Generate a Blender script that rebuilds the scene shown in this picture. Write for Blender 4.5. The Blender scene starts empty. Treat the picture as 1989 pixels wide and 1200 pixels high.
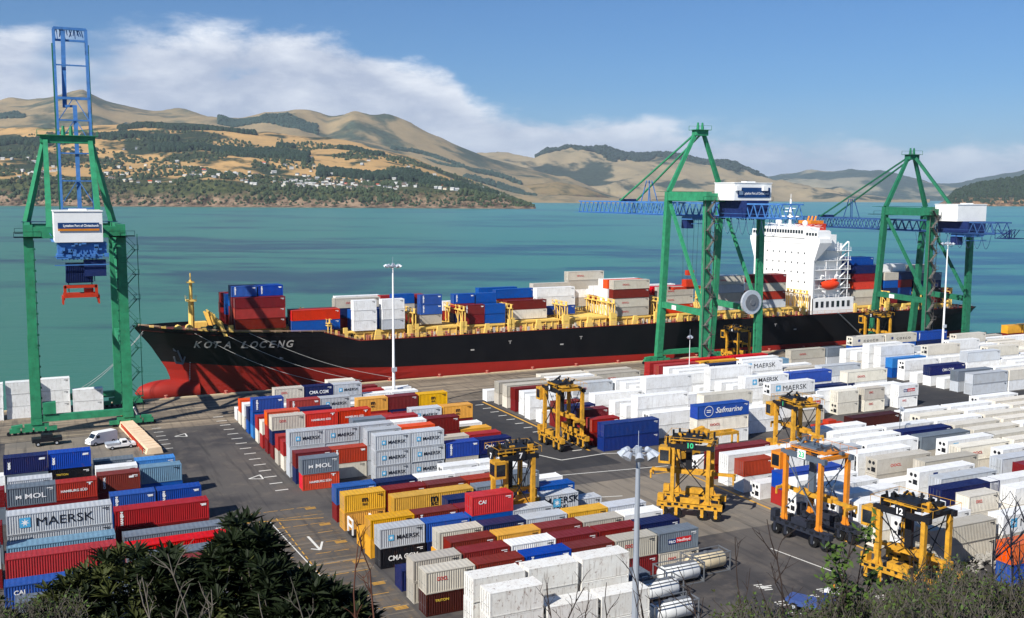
import bpy, bmesh, math, random
from mathutils import Vector, Matrix, noise
from mathutils.bvhtree import BVHTree
R_ = math.radians
rnd = random.Random(7)
SC = bpy.context.scene
COL = SC.collection

# ------------------------------------------------------------------ camera
F_PX, CX, CY, HC = 1960.0, 994.5, 600.0, 47.6
YAW, PITCH, ROLL = R_(64.21), R_(6.48), R_(0.327)
_h = Vector((math.cos(YAW), math.sin(YAW), 0)); _r = Vector((math.sin(YAW), -math.cos(YAW), 0)); _z = Vector((0, 0, 1))
FW = math.cos(PITCH)*_h - math.sin(PITCH)*_z
_u = math.sin(PITCH)*_h + math.cos(PITCH)*_z
RT = math.cos(ROLL)*_r + math.sin(ROLL)*_u
UP = -math.sin(ROLL)*_r + math.cos(ROLL)*_u
CAM = Vector((0, 0, HC))
cd = bpy.data.cameras.new('camera'); cam = bpy.data.objects.new('camera', cd); COL.objects.link(cam)
cd.sensor_width = 36.0; cd.lens = 36.0*F_PX/1989.0; cd.clip_start = 0.3; cd.clip_end = 60000
m3 = Matrix((RT, UP, -FW)).transposed()
cam.matrix_world = Matrix.Translation(CAM) @ m3.to_4x4()
SC.camera = cam

def at(px, py, z=0.0):
    """the point on the level z that the photograph shows at px,py"""
    d = FW + RT*((px-CX)/F_PX) - UP*((py-CY)/F_PX)
    return CAM + d*((z-HC)/d.z)
def far(px, Z):
    """ground position in the direction px at the distance Z"""
    d = _h + _r*((px-CX)/F_PX)
    return d.x*Z, d.y*Z
def elev(px, py, Z):
    return HC + (378.2 + .0057*(px-994) - py)/F_PX*Z

# ------------------------------------------------------------------ light
SUN_DIR = Vector((-0.70, -0.36, 0.62)).normalized()
SUN_EL = math.asin(SUN_DIR.z); SUN_AZ = math.atan2(SUN_DIR.x, SUN_DIR.y)
SC.view_settings.view_transform = 'Standard'; SC.view_settings.look = 'None'
SC.view_settings.exposure = 0.45; SC.view_settings.gamma = 1.0
sl = bpy.data.lights.new('sun', 'SUN'); sl.energy = 5.0; sl.angle = R_(0.5); sl.color = (1.0, 0.955, 0.87)
so = bpy.data.objects.new('sun', sl); COL.objects.link(so)
so.rotation_euler = (-SUN_DIR).to_track_quat('-Z', 'Y').to_euler(); so.location = (0, 0, 200)

world = bpy.data.worlds.new('World'); SC.world = world; world.use_nodes = True
NT = world.node_tree; NT.nodes.clear()
class N:
    """tiny node helper"""
    def __init__(s, nt): s.nt = nt
    def n(s, t, **k):
        o = s.nt.nodes.new(t)
        for a, b in k.items():
            if a == 'inp':
                for i, v in b.items():
                    if isinstance(v, bpy.types.NodeSocket): s.nt.links.new(v, o.inputs[i])
                    else: o.inputs[i].default_value = v
            else: setattr(o, a, b)
        return o
    def math(s, op, a, b=0.0, c=None, clamp=False):
        i = {0: a, 1: b}
        if c is not None: i[2] = c
        return s.n('ShaderNodeMath', operation=op, use_clamp=clamp, inp=i).outputs[0]
    def rng(s, v, a, b, c=0.0, d=1.0, smooth=False):
        o = s.n('ShaderNodeMapRange', inp={0: v, 1: a, 2: b, 3: c, 4: d})
        if smooth: o.interpolation_type = 'SMOOTHSTEP'
        return o.outputs[0]
    def mix(s, f, a, b, blend='MIX'):
        o = s.n('ShaderNodeMix', data_type='RGBA', blend_type=blend)
        for i, v in ((0, f), (6, a), (7, b)):
            if isinstance(v, bpy.types.NodeSocket): s.nt.links.new(v, o.inputs[i])
            else: o.inputs[i].default_value = v if i == 0 or len(v) == 4 else (*v, 1)
        return o.outputs[2]
    def noise(s, vec, scale, detail=4, rough=.55, dist=0.0):
        return s.n('ShaderNodeTexNoise', inp={'Vector': vec, 'Scale': scale, 'Detail': detail, 'Roughness': rough, 'Distortion': dist}).outputs[0]
    def mapv(s, vec, scale=(1, 1, 1), loc=(0, 0, 0), rot=(0, 0, 0)):
        return s.n('ShaderNodeMapping', inp={'Vector': vec, 'Scale': scale, 'Location': loc, 'Rotation': rot}).outputs[0]
w = N(NT)
sky = w.n('ShaderNodeTexSky', sky_type='NISHITA', sun_disc=False)
sky.sun_elevation = SUN_EL; sky.sun_rotation = SUN_AZ; sky.altitude = 50; sky.air_density = 1.0; sky.dust_density = 0.35; sky.ozone_density = 2.2
tc = w.n('ShaderNodeTexCoord')
sep = w.n('ShaderNodeSeparateXYZ', inp={0: tc.outputs['Generated']})
az = w.math('ARCTAN2', sep.outputs[1], sep.outputs[0])
azo = w.math('SUBTRACT', az, YAW)                 # + is left of the view
el = w.math('ARCSINE', sep.outputs[2])
vec = w.n('ShaderNodeCombineXYZ', inp={0: azo, 1: el, 2: 0.0}).outputs[0]
n1 = w.noise(w.mapv(vec, (5.5, 15, 1), (3.1, .4, 0)), 1.0, 8, .58, .25)
n2 = w.noise(w.mapv(vec, (13, 34, 1), (9.0, 2.0, 0)), 1.0, 7, .62, .2)
n3 = w.noise(w.mapv(vec, (3.0, 9, 1), (1.0, 7.0, 0)), 1.0, 4, .5)
# height of the cloud bank's top along the horizon
fc = w.n('ShaderNodeFloatCurve'); fc.inputs[0].default_value = 1.0
w.nt.links.new(w.rng(azo, .52, -.52), fc.inputs[1])
cv = fc.mapping.curves[0]
pts = [(0.0, .150/.2), (.10, .155/.2), (.217, .158/.2), (.30, .166/.2), (.35, .158/.2), (.40, .134/.2), (.44, .122/.2), (.47, .096/.2), (.54, .088/.2), (.60, .082/.2), (.68, .072/.2), (.75, .070/.2), (.85, .061/.2), (1.0, .055/.2)]
while len(cv.points) > 2: cv.points.remove(cv.points[1])
cv.points[0].location = pts[0]; cv.points[1].location = pts[-1]
for p in pts[1:-1]: cv.points.new(*p)
fc.mapping.update()
top = w.math('SUBTRACT', w.math('MULTIPLY', fc.outputs[0], .2), .012)
dd = w.math('DIVIDE', w.math('SUBTRACT', top, el), .016)
dens = w.math('ADD', w.math('MULTIPLY', w.math('SUBTRACT', n1, .47), 5.0), w.math('MINIMUM', dd, 1.5))
dens = w.math('ADD', dens, w.math('MULTIPLY', w.math('SUBTRACT', n2, .5), 3.6))
fade = w.rng(el, -.002, .020, .6, 1.0)                              # thinner toward the sea horizon
right = w.rng(azo, .02, -.35, 1.0, .85)
mask = w.math('MULTIPLY', w.rng(dens, -.45, 1.1, 0, 1, True), w.math('MULTIPLY', fade, right), clamp=True)
gap = w.rng(w.math('ADD', n3, w.rng(el, .03, .13, .0, .09)), .60, .70, 1.0, .12, True)
mask = w.math('MULTIPLY', mask, gap)
shade = w.math('ADD', w.rng(w.math('ADD', w.math('MULTIPLY', n2, .8), w.math('MULTIPLY', n1, .6)), .56, .92), w.rng(w.math('SUBTRACT', top, el), .030, .0, -.15, .35), clamp=True)
ccol = w.mix(shade, (5.2, 5.9, 7.5, 1), (10.2, 10.6, 11.3, 1))
hz = w.rng(el, .0, .10, 1.0, 0.0)
skyc = w.mix(1.0, sky.outputs[0], (0.33, .64, 1.0, 1), 'MULTIPLY')
skyc = w.mix(w.math('MULTIPLY', hz, .25), skyc, (5.4, 7.0, 8.8, 1))
out = w.mix(mask, skyc, ccol)
bg = w.n('ShaderNodeBackground', inp={0: out, 1: 0.07})
w.nt.links.new(bg.outputs[0], w.n('ShaderNodeOutputWorld').inputs[0])

# ------------------------------------------------------------------ materials
def lin(c):
    return tuple(((x/255)/12.92 if x/255 <= .04045 else ((x/255+.055)/1.055)**2.4) for x in c)
MATS = {}
def mat(name, rgb, rough=.6, metal=0.0, dirt=.25, scale=1.2, rust=0.0, streak=0.0, spec=.25, bump=0.0, vary=.0, dirtcol=None):
    """painted, stained material; rgb is the paint's sRGB colour"""
    if name in MATS: return MATS[name]
    m = bpy.data.materials.new(name); m.use_nodes = True; nt = m.node_tree; nt.nodes.clear(); k = N(nt)
    t = k.n('ShaderNodeTexCoord').outputs['Object']
    oi = k.n('ShaderNodeObjectInfo')
    off = k.n('ShaderNodeVectorMath', operation='ADD', inp={0: t})
    cm = k.n('ShaderNodeCombineXYZ', inp={0: k.math('MULTIPLY', oi.outputs['Random'], 57), 1: k.math('MULTIPLY', oi.outputs['Random'], 131), 2: 0.0})
    nt.links.new(cm.outputs[0], off.inputs[1]); t = off.outputs[0]
    base = (*lin(rgb), 1)
    a = k.noise(t, scale, 6, .6)
    dc = dirtcol or tuple(c*.45 for c in rgb)
    c = k.mix(k.math('MULTIPLY', k.rng(a, .35, .75), dirt), base, (*lin(dc), 1))
    if streak:
        s = k.noise(k.mapv(t, (2.6, 2.6, .22)), 1.7, 5, .65)
        c = k.mix(k.math('MULTIPLY', k.rng(s, .56, .80), streak), c, (*lin((95, 72, 55) if sum(rgb) > 420 else tuple(v*.45+14 for v in rgb)), 1))
    if rust:
        s = k.noise(k.mapv(t, (1, 1, .6)), 3.1, 7, .7)
        c = k.mix(k.math('MULTIPLY', k.rng(s, .57, .70), rust), c, (*lin((108, 62, 38)), 1))
    if vary:
        hs = k.n('ShaderNodeHueSaturation', inp={4: c})
        nt.links.new(k.rng(oi.outputs['Random'], 0, 1, .5-.012*vary, .5+.012*vary), hs.inputs[0])
        nt.links.new(k.rng(k.math('FRACT', k.math('MULTIPLY', oi.outputs['Random'], 7.3)), 0, 1, 1-.08*vary, 1+.08*vary), hs.inputs[1])
        nt.links.new(k.rng(k.math('FRACT', k.math('MULTIPLY', oi.outputs['Random'], 17.7)), 0, 1, 1-.28*vary, 1+.12*vary), hs.inputs[2])
        c = hs.outputs[0]
    b = k.n('ShaderNodeBsdfPrincipled', inp={'Base Color': c, 'Metallic': metal, 'Specular IOR Level': spec})
    nt.links.new(k.rng(a, .3, .7, rough-.08, min(1, rough+.1)), b.inputs['Roughness'])
    if bump:
        bp = k.n('ShaderNodeBump', inp={'Strength': bump, 'Distance': .05, 'Height': k.noise(t, scale*5, 4, .6)})
        nt.links.new(bp.outputs[0], b.inputs['Normal'])
    nt.links.new(b.outputs[0], k.n('ShaderNodeOutputMaterial').inputs[0])
    MATS[name] = m; return m

CC = {  # container colours: letter -> (word, srgb)
 'R': ('bright red', (206, 30, 16)), 'M': ('maroon', (118, 30, 26)), 'P': ('brick red', (162, 50, 40)), 'B': ('blue', (16, 74, 162)), 'N': ('navy blue', (20, 34, 84)),
 'K': ('black', (16, 18, 26)), 'G': ('light grey', (186, 192, 200)), 'S': ('slate grey', (112, 122, 134)), 'W': ('white', (240, 241, 241)),
 'C': ('cream', (226, 220, 206)), 'Y': ('yellow', (226, 168, 52)), 'O': ('orange', (226, 92, 34)), 'T': ('pale blue', (112, 146, 172)),
 'E': ('beige grey', (190, 184, 172)), 'D': ('dark brown', (66, 22, 18)), 'U': ('deep blue', (12, 44, 122)), 'V': ('sky blue', (52, 120, 196)), 'Z': ('rust streaked white', (232, 232, 228))}
def cmat(c):
    wname, rgb = CC[c]
    light = c in 'WCGE'
    if c == 'Z': return mat('container_rusty_white', rgb, .6, 0, .30, .8, rust=.9, streak=.95, vary=.3, dirtcol=(176, 156, 130))
    return mat('container_'+wname.replace(' ', '_'), rgb, .48 if not light else .55, 0, .42 if not light else .30, .7, rust=.34 if light else .42, streak=.5 if light else .34, vary=.75 if c != 'W' else .45,
               dirtcol=(150, 140, 122) if light else tuple(int(v*.62+8) for v in rgb))
M_GREEN = mat('crane_green', (54, 146, 104), .5, 0, .5, .8, streak=.4, rust=.3)
M_GREEND = mat('crane_green_dark', (36, 104, 78), .5, 0, .4, .6)
M_BLUE = mat('crane_blue', (76, 128, 192), .45, 0, .45, .8, streak=.3, rust=.1)
M_GREEN2 = mat('crane_green_shaded', (40, 116, 86), .5, 0, .5, .8, streak=.45, rust=.3)  # green darkened to paint in the right crane's shade; streaks and rust are wear
M_STEELB = mat('boom_steel_blue', (58, 92, 142), .5, 0, .45, .8, streak=.3)
M_BLUED = mat('crane_dark_blue', (30, 46, 96), .5, 0, .4, .7)
M_WHITE = mat('white_paint', (238, 238, 236), .45, 0, .12, .5, streak=.12)
M_GREY = mat('grey_steel', (120, 124, 130), .5, .3, .35, 1.0)
M_DARK = mat('dark_steel', (34, 36, 42), .5, .2, .35, 1.0)
M_BLACK = mat('black_rubber', (22, 22, 24), .85, 0, .3, 3)
M_YEL = mat('machine_yellow', (214, 158, 50), .5, 0, .55, 1.3, rust=.6, streak=.5)
M_ORA = mat('machine_orange', (218, 134, 40), .45, 0, .3, .9, rust=.2)
M_SYEL = mat('ship_yellow', (244, 204, 108), .55, 0, .25, .6, rust=.35, streak=.25)
M_RED = mat('spreader_red', (196, 58, 30), .5, 0, .3, .9)
M_GLASS = mat('window_glass', (26, 34, 42), .12, 0, .1, 1, spec=.8)
M_HOSE = mat('rope', (190, 190, 186), .8, 0, .2, 2)
M_GALV = mat('galvanised_pole', (178, 186, 198), .42, .35, .2, .6)
M_LAMPW = mat('lamp_housing', (206, 212, 220), .35, .4, .2, 2)
M_TXTW = mat('white_lettering', (240, 240, 240), .5, 0, .05)
M_TXTK = mat('black_lettering', (26, 30, 40), .5, 0, .05)
M_TXTR = mat('red_lettering', (200, 34, 36), .5, 0, .05)
M_STAR = mat('pale_blue_emblem', (82, 170, 214), .5, 0, .05)
M_TXTB = mat('blue_lettering', (22, 50, 110), .5, 0, .05)
M_TXTG = mat('green_lettering', (60, 190, 130), .5, 0, .05)
M_TXTY = mat('yellow_lettering', (224, 190, 70), .5, 0, .05)

# ------------------------------------------------------------------ mesh helpers
class MB:
    def __init__(s): s.v = []; s.f = []; s.mi = []; s.m = 0
    def face(s, *pts):
        i = len(s.v); s.v += [tuple(p) for p in pts]; s.f.append(tuple(range(i, i+len(pts)))); s.mi.append(s.m)
    def hexa(s, c):
        i = len(s.v); s.v += [tuple(p) for p in c]
        for q in ((0, 3, 2, 1), (4, 5, 6, 7), (0, 1, 5, 4), (1, 2, 6, 5), (2, 3, 7, 6), (3, 0, 4, 7)):
            s.f.append(tuple(i+a for a in q)); s.mi.append(s.m)
    def box(s, x0, x1, y0, y1, z0, z1):
        s.hexa([(x0, y0, z0), (x1, y0, z0), (x1, y1, z0), (x0, y1, z0), (x0, y0, z1), (x1, y0, z1), (x1, y1, z1), (x0, y1, z1)])
    def beam(s, a, b, w, h=None, w2=None, h2=None):
        a = Vector(a); b = Vector(b); h = h or w; w2 = w2 or w; h2 = h2 or h
        d = (b-a).normalized(); up = Vector((0, 0, 1))
        if abs(d.z) > .95: up = Vector((0, 1, 0))
        sx = d.cross(up).normalized(); sy = sx.cross(d).normalized()
        c = []
        for p, ww, hh in ((a, w, h), (b, w2, h2)):
            c += [p-sx*ww/2-sy*hh/2, p+sx*ww/2-sy*hh/2, p+sx*ww/2+sy*hh/2, p-sx*ww/2+sy*hh/2]
        s.hexa(c)
    def tube(s, a, b, r, r2=None, n=8, cap=True):
        a = Vector(a); b = Vector(b); r2 = r if r2 is None else r2
        d = (b-a).normalized(); up = Vector((0, 0, 1)) if abs(d.z) < .95 else Vector((0, 1, 0))
        sx = d.cross(up).normalized(); sy = sx.cross(d).normalized()
        i = len(s.v)
        for p, rr in ((a, r), (b, r2)):
            for k in range(n):
                t = 2*math.pi*k/n; s.v.append(tuple(p+(sx*math.cos(t)+sy*math.sin(t))*rr))
        for k in range(n):
            s.f.append((i+k, i+(k+1) % n, i+n+(k+1) % n, i+n+k)); s.mi.append(s.m)
        if cap:
            s.f.append(tuple(i+k for k in reversed(range(n)))); s.mi.append(s.m)
            s.f.append(tuple(i+n+k for k in range(n))); s.mi.append(s.m)
    def path(s, pts, r, r2=None, n=5):
        r2 = r if r2 is None else r2; L = len(pts)-1
        for i in range(L):
            s.tube(pts[i], pts[i+1], r+(r2-r)*i/L, r+(r2-r)*(i+1)/L, n, False)
    def ball(s, c, rx, ry=None, rz=None, nu=10, nv=6):
        ry = ry or rx; rz = rz or rx; i = len(s.v)
        for a in range(nv+1):
            ph = math.pi*a/nv
            for b in range(nu):
                th = 2*math.pi*b/nu
                s.v.append((c[0]+rx*math.sin(ph)*math.cos(th), c[1]+ry*math.sin(ph)*math.sin(th), c[2]+rz*math.cos(ph)))
        for a in range(nv):
            for b in range(nu):
                s.f.append((i+a*nu+b, i+a*nu+(b+1) % nu, i+(a+1)*nu+(b+1) % nu, i+(a+1)*nu+b)); s.mi.append(s.m)
    def mesh(s, name, mats=None):
        me = bpy.data.meshes.new(name); me.from_pydata(s.v, [], s.f); 
        if mats:
            for m in mats: me.materials.append(m)
            if len(mats) > 1: me.polygons.foreach_set('material_index', s.mi)
        me.update(); 
        bm = bmesh.new(); bm.from_mesh(me); bmesh.ops.recalc_face_normals(bm, faces=bm.faces); bm.to_mesh(me); bm.free()
        return me
    def build(s, name, m, parent=None, smooth=False):
        me = s.mesh(name, m if isinstance(m, (list, tuple)) else [m])
        if smooth: me.polygons.foreach_set('use_smooth', [True]*len(me.polygons))
        return link(name, me, parent)
def link(name, data, parent=None):
    o = bpy.data.objects.new(name, data); COL.objects.link(o)
    if parent: o.parent = parent
    return o
def tag(o, label=None, cat=None, group=None, kind=None):
    if label: o['label'] = label
    if cat: o['category'] = cat
    if group: o['group'] = group
    if kind: o['kind'] = kind
    return o
def thing(name, label, cat, loc=(0, 0, 0), rz=0.0, group=None):
    o = bpy.data.objects.new(name, None); COL.objects.link(o); o.empty_display_size = .5
    o.location = loc; o.rotation_euler = (0, 0, rz)
    return tag(o, label, cat, group)
def struct(name, mb, m, smooth=False):
    o = mb.build(name, m, None, smooth); o['kind'] = 'structure'; return o
_T = {}
def text_mesh(s, size, bold=.02, width=None, shear=0.0, spacing=1.0):
    """mesh of a word lying in x,z, centred at x=0, its foot at z=0, facing -y"""
    key = (s, size, bold, width, shear, spacing)
    if key in _T: return _T[key]
    c = bpy.data.curves.new('lettering', 'FONT'); c.body = s; c.size = size; c.offset = bold*size; c.align_x = 'CENTER'; c.shear = shear; c.space_character = spacing
    c.resolution_u = 3; c.extrude = .004
    o = bpy.data.objects.new('lettering', c); COL.objects.link(o)
    bpy.context.view_layer.update()
    me = bpy.data.meshes.new_from_object(o.evaluated_get(bpy.context.evaluated_depsgraph_get()))
    bpy.data.objects.remove(o); me.name = 'lettering'
    xs = [v.co.x for v in me.vertices]; wd = max(xs)-min(xs); fx = (width/wd) if width else 1
    mx = (max(xs)+min(xs))/2
    for v in me.vertices: v.co = Vector(((v.co.x-mx)*fx, -v.co.z, v.co.y))
    me.materials.clear(); _T[key] = me; return me
def letter(s, size, m, parent, loc, bold=.02, width=None, rot=0.0, name='lettering', vertical=False, shear=0.0, spacing=1.0):
    me = text_mesh(s, size, bold, width, shear, spacing)
    key = (me.name, m.name)
    if key not in _T: c = me.copy(); c.materials.clear(); c.materials.append(m); _T[key] = c
    o = link(name, _T[key], parent); o.location = loc; o.rotation_euler = (0, (-math.pi/2 if vertical else 0), rot)
    return o
# ------------------------------------------------------------------ water, ground, quay
def water_mat():
    m = bpy.data.materials.new('harbour_water'); m.use_nodes = True; nt = m.node_tree; nt.nodes.clear(); k = N(nt)
    g = k.n('ShaderNodeNewGeometry').outputs['Position']
    # darker bands lie across the view: rotate into the view's frame
    r = k.mapv(g, (1, 1, 1), (0, 0, 0), (0, 0, -YAW))
    b1 = k.noise(k.mapv(r, (.0062, .0030, 1), (2.2, 0, 0)), 1.0, 6, .6, .5)
    b2 = k.noise(k.mapv(r, (.035, .010, 1), (5, 3, 0)), 1.0, 4, .6, .3)
    f = k.math('ADD', k.math('MULTIPLY', b1, .75), k.math('MULTIPLY', b2, .35))
    sx = k.n('ShaderNodeSeparateXYZ', inp={0: r})
    side = k.rng(k.math('DIVIDE', sx.outputs[1], k.math('ADD', sx.outputs[0], 300.0)), .25, -.45, 0, 1)     # west side is greener
    near = k.rng(sx.outputs[0], 250, 3600, 0, 1)
    c1 = k.mix(side, (*lin((52, 112, 88)), 1), (*lin((64, 128, 122)), 1))
    c0 = k.mix(side, (*lin((22, 56, 62)), 1), (*lin((34, 84, 110)), 1))
    c = k.mix(k.rng(f, .43, .56, 0, 1, True), c0, c1)
    c = k.mix(k.math('MULTIPLY', near, .35), c, (*lin((96, 160, 160)), 1))
    b = k.n('ShaderNodeBsdfPrincipled', inp={'Base Color': c, 'Roughness': .32, 'Specular IOR Level': .28})
    rp = k.noise(k.mapv(r, (.9, .35, 1)), 1.0, 5, .65)
    rp2 = k.noise(k.mapv(r, (.12, .035, 1)), 1.0, 3, .6)
    bp = k.n('ShaderNodeBump', inp={'Strength': .35, 'Distance': .5, 'Height': k.math('ADD', rp, k.math('MULTIPLY', rp2, 2.0))})
    nt.links.new(bp.outputs[0], b.inputs['Normal'])
    nt.links.new(b.outputs[0], k.n('ShaderNodeOutputMaterial').inputs[0]); return m
mb = MB(); S = 45000
mb.face((-S, -S, -3.4), (S, -S, -3.4), (S, S, -3.4), (-S, S, -3.4)); struct('water', mb, water_mat())

def asphalt_mat(name, c1, c2, c3, sc=.06, streaks=0.0):
    m = bpy.data.materials.new(name); m.use_nodes = True; nt = m.node_tree; nt.nodes.clear(); k = N(nt)
    g = k.n('ShaderNodeNewGeometry').outputs['Position']
    a = k.noise(g, sc, 6, .6, .3); b = k.noise(g, sc*6, 6, .62); d = k.noise(g, 9.0, 3, .7)
    c = k.mix(k.rng(a, .42, .60, 0, 1, True), (*lin(c1), 1), (*lin(c2), 1))
    c = k.mix(k.rng(b, .5, .72, 0, .7), c, (*lin(c3), 1))
    c = k.mix(.35, c, k.mix(d, (.35, .35, .35, 1), (.75, .75, .75, 1)), 'OVERLAY')
    if streaks:
        t = k.noise(k.mapv(g, (.035, .55, 1)), 1.0, 5, .65, .3)
        c = k.mix(k.rng(t, .50, .66, 0, streaks), c, (*lin((70, 66, 62)), 1))
        t = k.noise(k.mapv(g, (.02, .9, 1), (7, 3, 0)), 1.0, 4, .6)
        c = k.mix(k.rng(t, .56, .70, 0, streaks), c, (*lin((196, 178, 150)), 1))
    t = k.noise(k.mapv(g, (.9, .05, 1), (0, 0, 0)), 1.0, 4, .6, .2)           # tyre tracks
    c = k.mix(k.rng(t, .52, .70, 0, .6), c, (*lin((46, 46, 48)), 1))
    b_ = k.n('ShaderNodeBsdfPrincipled', inp={'Base Color': c, 'Roughness': .88, 'Specular IOR Level': .25})
    bp = k.n('ShaderNodeBump', inp={'Strength': .3, 'Distance': .03, 'Height': d}); nt.links.new(bp.outputs[0], b_.inputs['Normal'])
    nt.links.new(b_.outputs[0], k.n('ShaderNodeOutputMaterial').inputs[0]); return m
A_YARD = asphalt_mat('yard_asphalt', (86, 82, 79), (63, 61, 62), (106, 98, 90), .045)
A_DARK = asphalt_mat('fresh_asphalt', (58, 58, 60), (50, 50, 53), (70, 68, 66), .05)
A_PALE = asphalt_mat('worn_asphalt', (128, 119, 107), (112, 106, 98), (142, 130, 114), .05)
A_QUAY = asphalt_mat('quay_concrete', (132, 119, 103), (108, 99, 88), (156, 142, 122), .05, .8)
A_PATCH = asphalt_mat('stained_paving', (96, 89, 82), (80, 77, 74), (124, 100, 68), .16, .35)
QY = 242.2
# terminal ground: one slab with a quay wall, top at z = 0
mb = MB(); mb.box(-700, 330, 20, QY, -9, 0); struct('terminal_ground', mb, A_YARD)
mb = MB(); mb.face((-700, 211, .004), (330, 211, .004), (330, QY-.9, .004), (-700, QY-.9, .004)); struct('quay_apron', mb, A_QUAY)
mb = MB(); mb.face((77.5, 150, .004), (94.5, 150, .004), (94.5, 210.8, .004), (77.5, 210.8, .004)); 
mb.face((184, 152, .004), (203.5, 152, .004), (203.5, 210.8, .004), (184, 210.8, .004)); mb.face((184, 150, .0042), (330, 150, .0042), (330, 167, .0042), (184, 167, .0042)); struct('lane_paving', mb, A_DARK)
mb = MB(); mb.face((74.6, 112, .004), (101.5, 112, .004), (112, 141, .004), (74.6, 141.5, .004)); struct('worn_paving', mb, A_PALE)
mb = MB(); mb.face((24.5, 96, .004), (38.6, 96, .004), (38.6, 146, .004), (24.5, 146, .004)); struct('stacking_ground', mb, A_PATCH)
mb = MB(); mb.face((-5, 188.5, .004), (19.6, 188.5, .004), (19.6, 210.5, .004), (-5, 210.5, .004)); struct('concrete_paving', mb, A_PALE)
mb = MB(); mb.box(-700, 330, QY-.9, QY+.02, -.2, .28); struct('quay_kerb', mb, mat('quay_edge', (206, 186, 152), .85, 0, .3, .8))
# rails
mb = MB()
for y in (217.0, 238.0):
    for d in (-.5, .5): mb.box(-300, 329, y+d-.09, y+d+.09, .0, .03)
struct('crane_rails', mb, mat('rail_steel', (86, 78, 70), .5, .5))
# painted markings
PW = mat('marking_white', (226, 224, 216), .7, 0, .35, 4); PY_ = mat('marking_yellow', (214, 160, 60), .7, 0, .5, 2)
mb = MB(); Z1 = .011
for i in range(15):
    y = 158.6+4.22*i; mb.face((34.6, y, Z1), (36.7, y, Z1), (36.7, y+.35, Z1), (34.6, y+.35, Z1))
    if i < 6: mb.face((21.6, 194+3.6*i, Z1), (23.4, 194+3.6*i, Z1), (23.4, 194.3+3.6*i, Z1), (21.6, 194.3+3.6*i, Z1))
    if i < 12: mb.face((90.6, 161+4.1*i, Z1), (92.6, 161+4.1*i, Z1), (92.6, 161.35+4.1*i, Z1), (90.6, 161.35+4.1*i, Z1))
def strip(mb, a, b, wd, z=Z1):
    a = Vector(a); b = Vector(b); d = (b-a).normalized(); n = Vector((-d.y, d.x, 0))*wd/2
    mb.face((a.x-n.x, a.y-n.y, z), (b.x-n.x, b.y-n.y, z), (b.x+n.x, b.y+n.y, z), (a.x+n.x, a.y+n.y, z))
def tri(mb, cx, cy, s):
    P = [(cx-s*1.3, cy-s*.5, 0), (cx+s*.9, cy+s*1.2, 0), (cx+s*.9, cy-s*1.5, 0)]
    for i in range(3): strip(mb, P[i], P[(i+1) % 3], .28, Z1+.002*i)
tri(mb, 26.2, 203.9, 1.0); tri(mb, 33.4, 167.9, 1.0)
strip(mb, (79.0, 171, 0), (85.6, 156.2, 0), .3, .013); strip(mb, (85.6, 156.2, 0), (95.4, 157.0, 0), .3, .015)
strip(mb, (95.4, 156.9, 0), (104, 153.6, 0), .3, .017)
strip(mb, (30.4, 143.9, 0), (31.6, 118, 0), .16, .013)
for i in range(9):                                  # scuffed lettering and bay marks by the near road
    x = 82+rnd.uniform(-6, 8); y = 90+rnd.uniform(-5, 9)
    for q in range(3): strip(mb, (x, y-q*.5, 0), (x+rnd.uniform(.6, 1.8), y-.2-q*.5, 0), .22, .02+.001*i)
strip(mb, (89.5, 104, 0), (91.3, 92.5, 0), .22, .013); strip(mb, (77, 148, 0), (101, 145, 0), .25, .013); strip(mb, (78, 134.6, 0), (84, 133, 0), .25, .013)
a_ = at(598, 1042); b_ = at(622, 1068); strip(mb, a_, b_, .35, .019); strip(mb, at(604, 1066), b_, .3, .021); strip(mb, at(626, 1052), b_, .3, .023)
mark = struct('white_markings', mb, PW)
mb = MB()
for j in range(14):
    y = 99+4.1*j-4
    for i in range(5):
        x = 25.5+2.5*i
        if rnd.random() < .8: strip(mb, (x, y, 0), (x+2.1, y, 0), .13)
    if j % 2: 
        for q in range(3): strip(mb, (36.6, y-1.2+q*.35, 0), (38.2, y-1.2+q*.35, 0), .2, .013)
for j in range(26): strip(mb, (31.6, 96+1.9*j, 0), (31.6, 97.2+1.9*j, 0), .16, .014)
strip(mb, (93.6, 160, 0), (93.6, 209, 0), .5); strip(mb, (101.0, 96, 0), (101.0, 141, 0), .45); strip(mb, (24, 145.2, 0), (38, 142.2, 0), .18, .016)
strip(mb, (96, 141.6, 0), (101.4, 141.2, 0), .4, .015)
struct('yellow_markings', mb, PY_)
# fenders and bollards on the quay edge
fm = mat('fender', (196, 120, 104), .8, 0, .3, 2)
for i in range(22):
    mb = MB(); x = 28+13.6*i; mb.tube((x, QY-.35, .28), (x, QY-.35, .75), .26, .2, 8); mb.tube((x, QY-.35, .75), (x, QY-.35, .95), .42, .42, 8); mb.box(x-.6, x+.6, QY-.75, QY+.0, .2805, .36)
    tag(mb.build('bollard', fm), 'small reddish mooring bollard on the quay edge beside the black ship', 'bollard', 'bollards along the quay edge')

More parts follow.
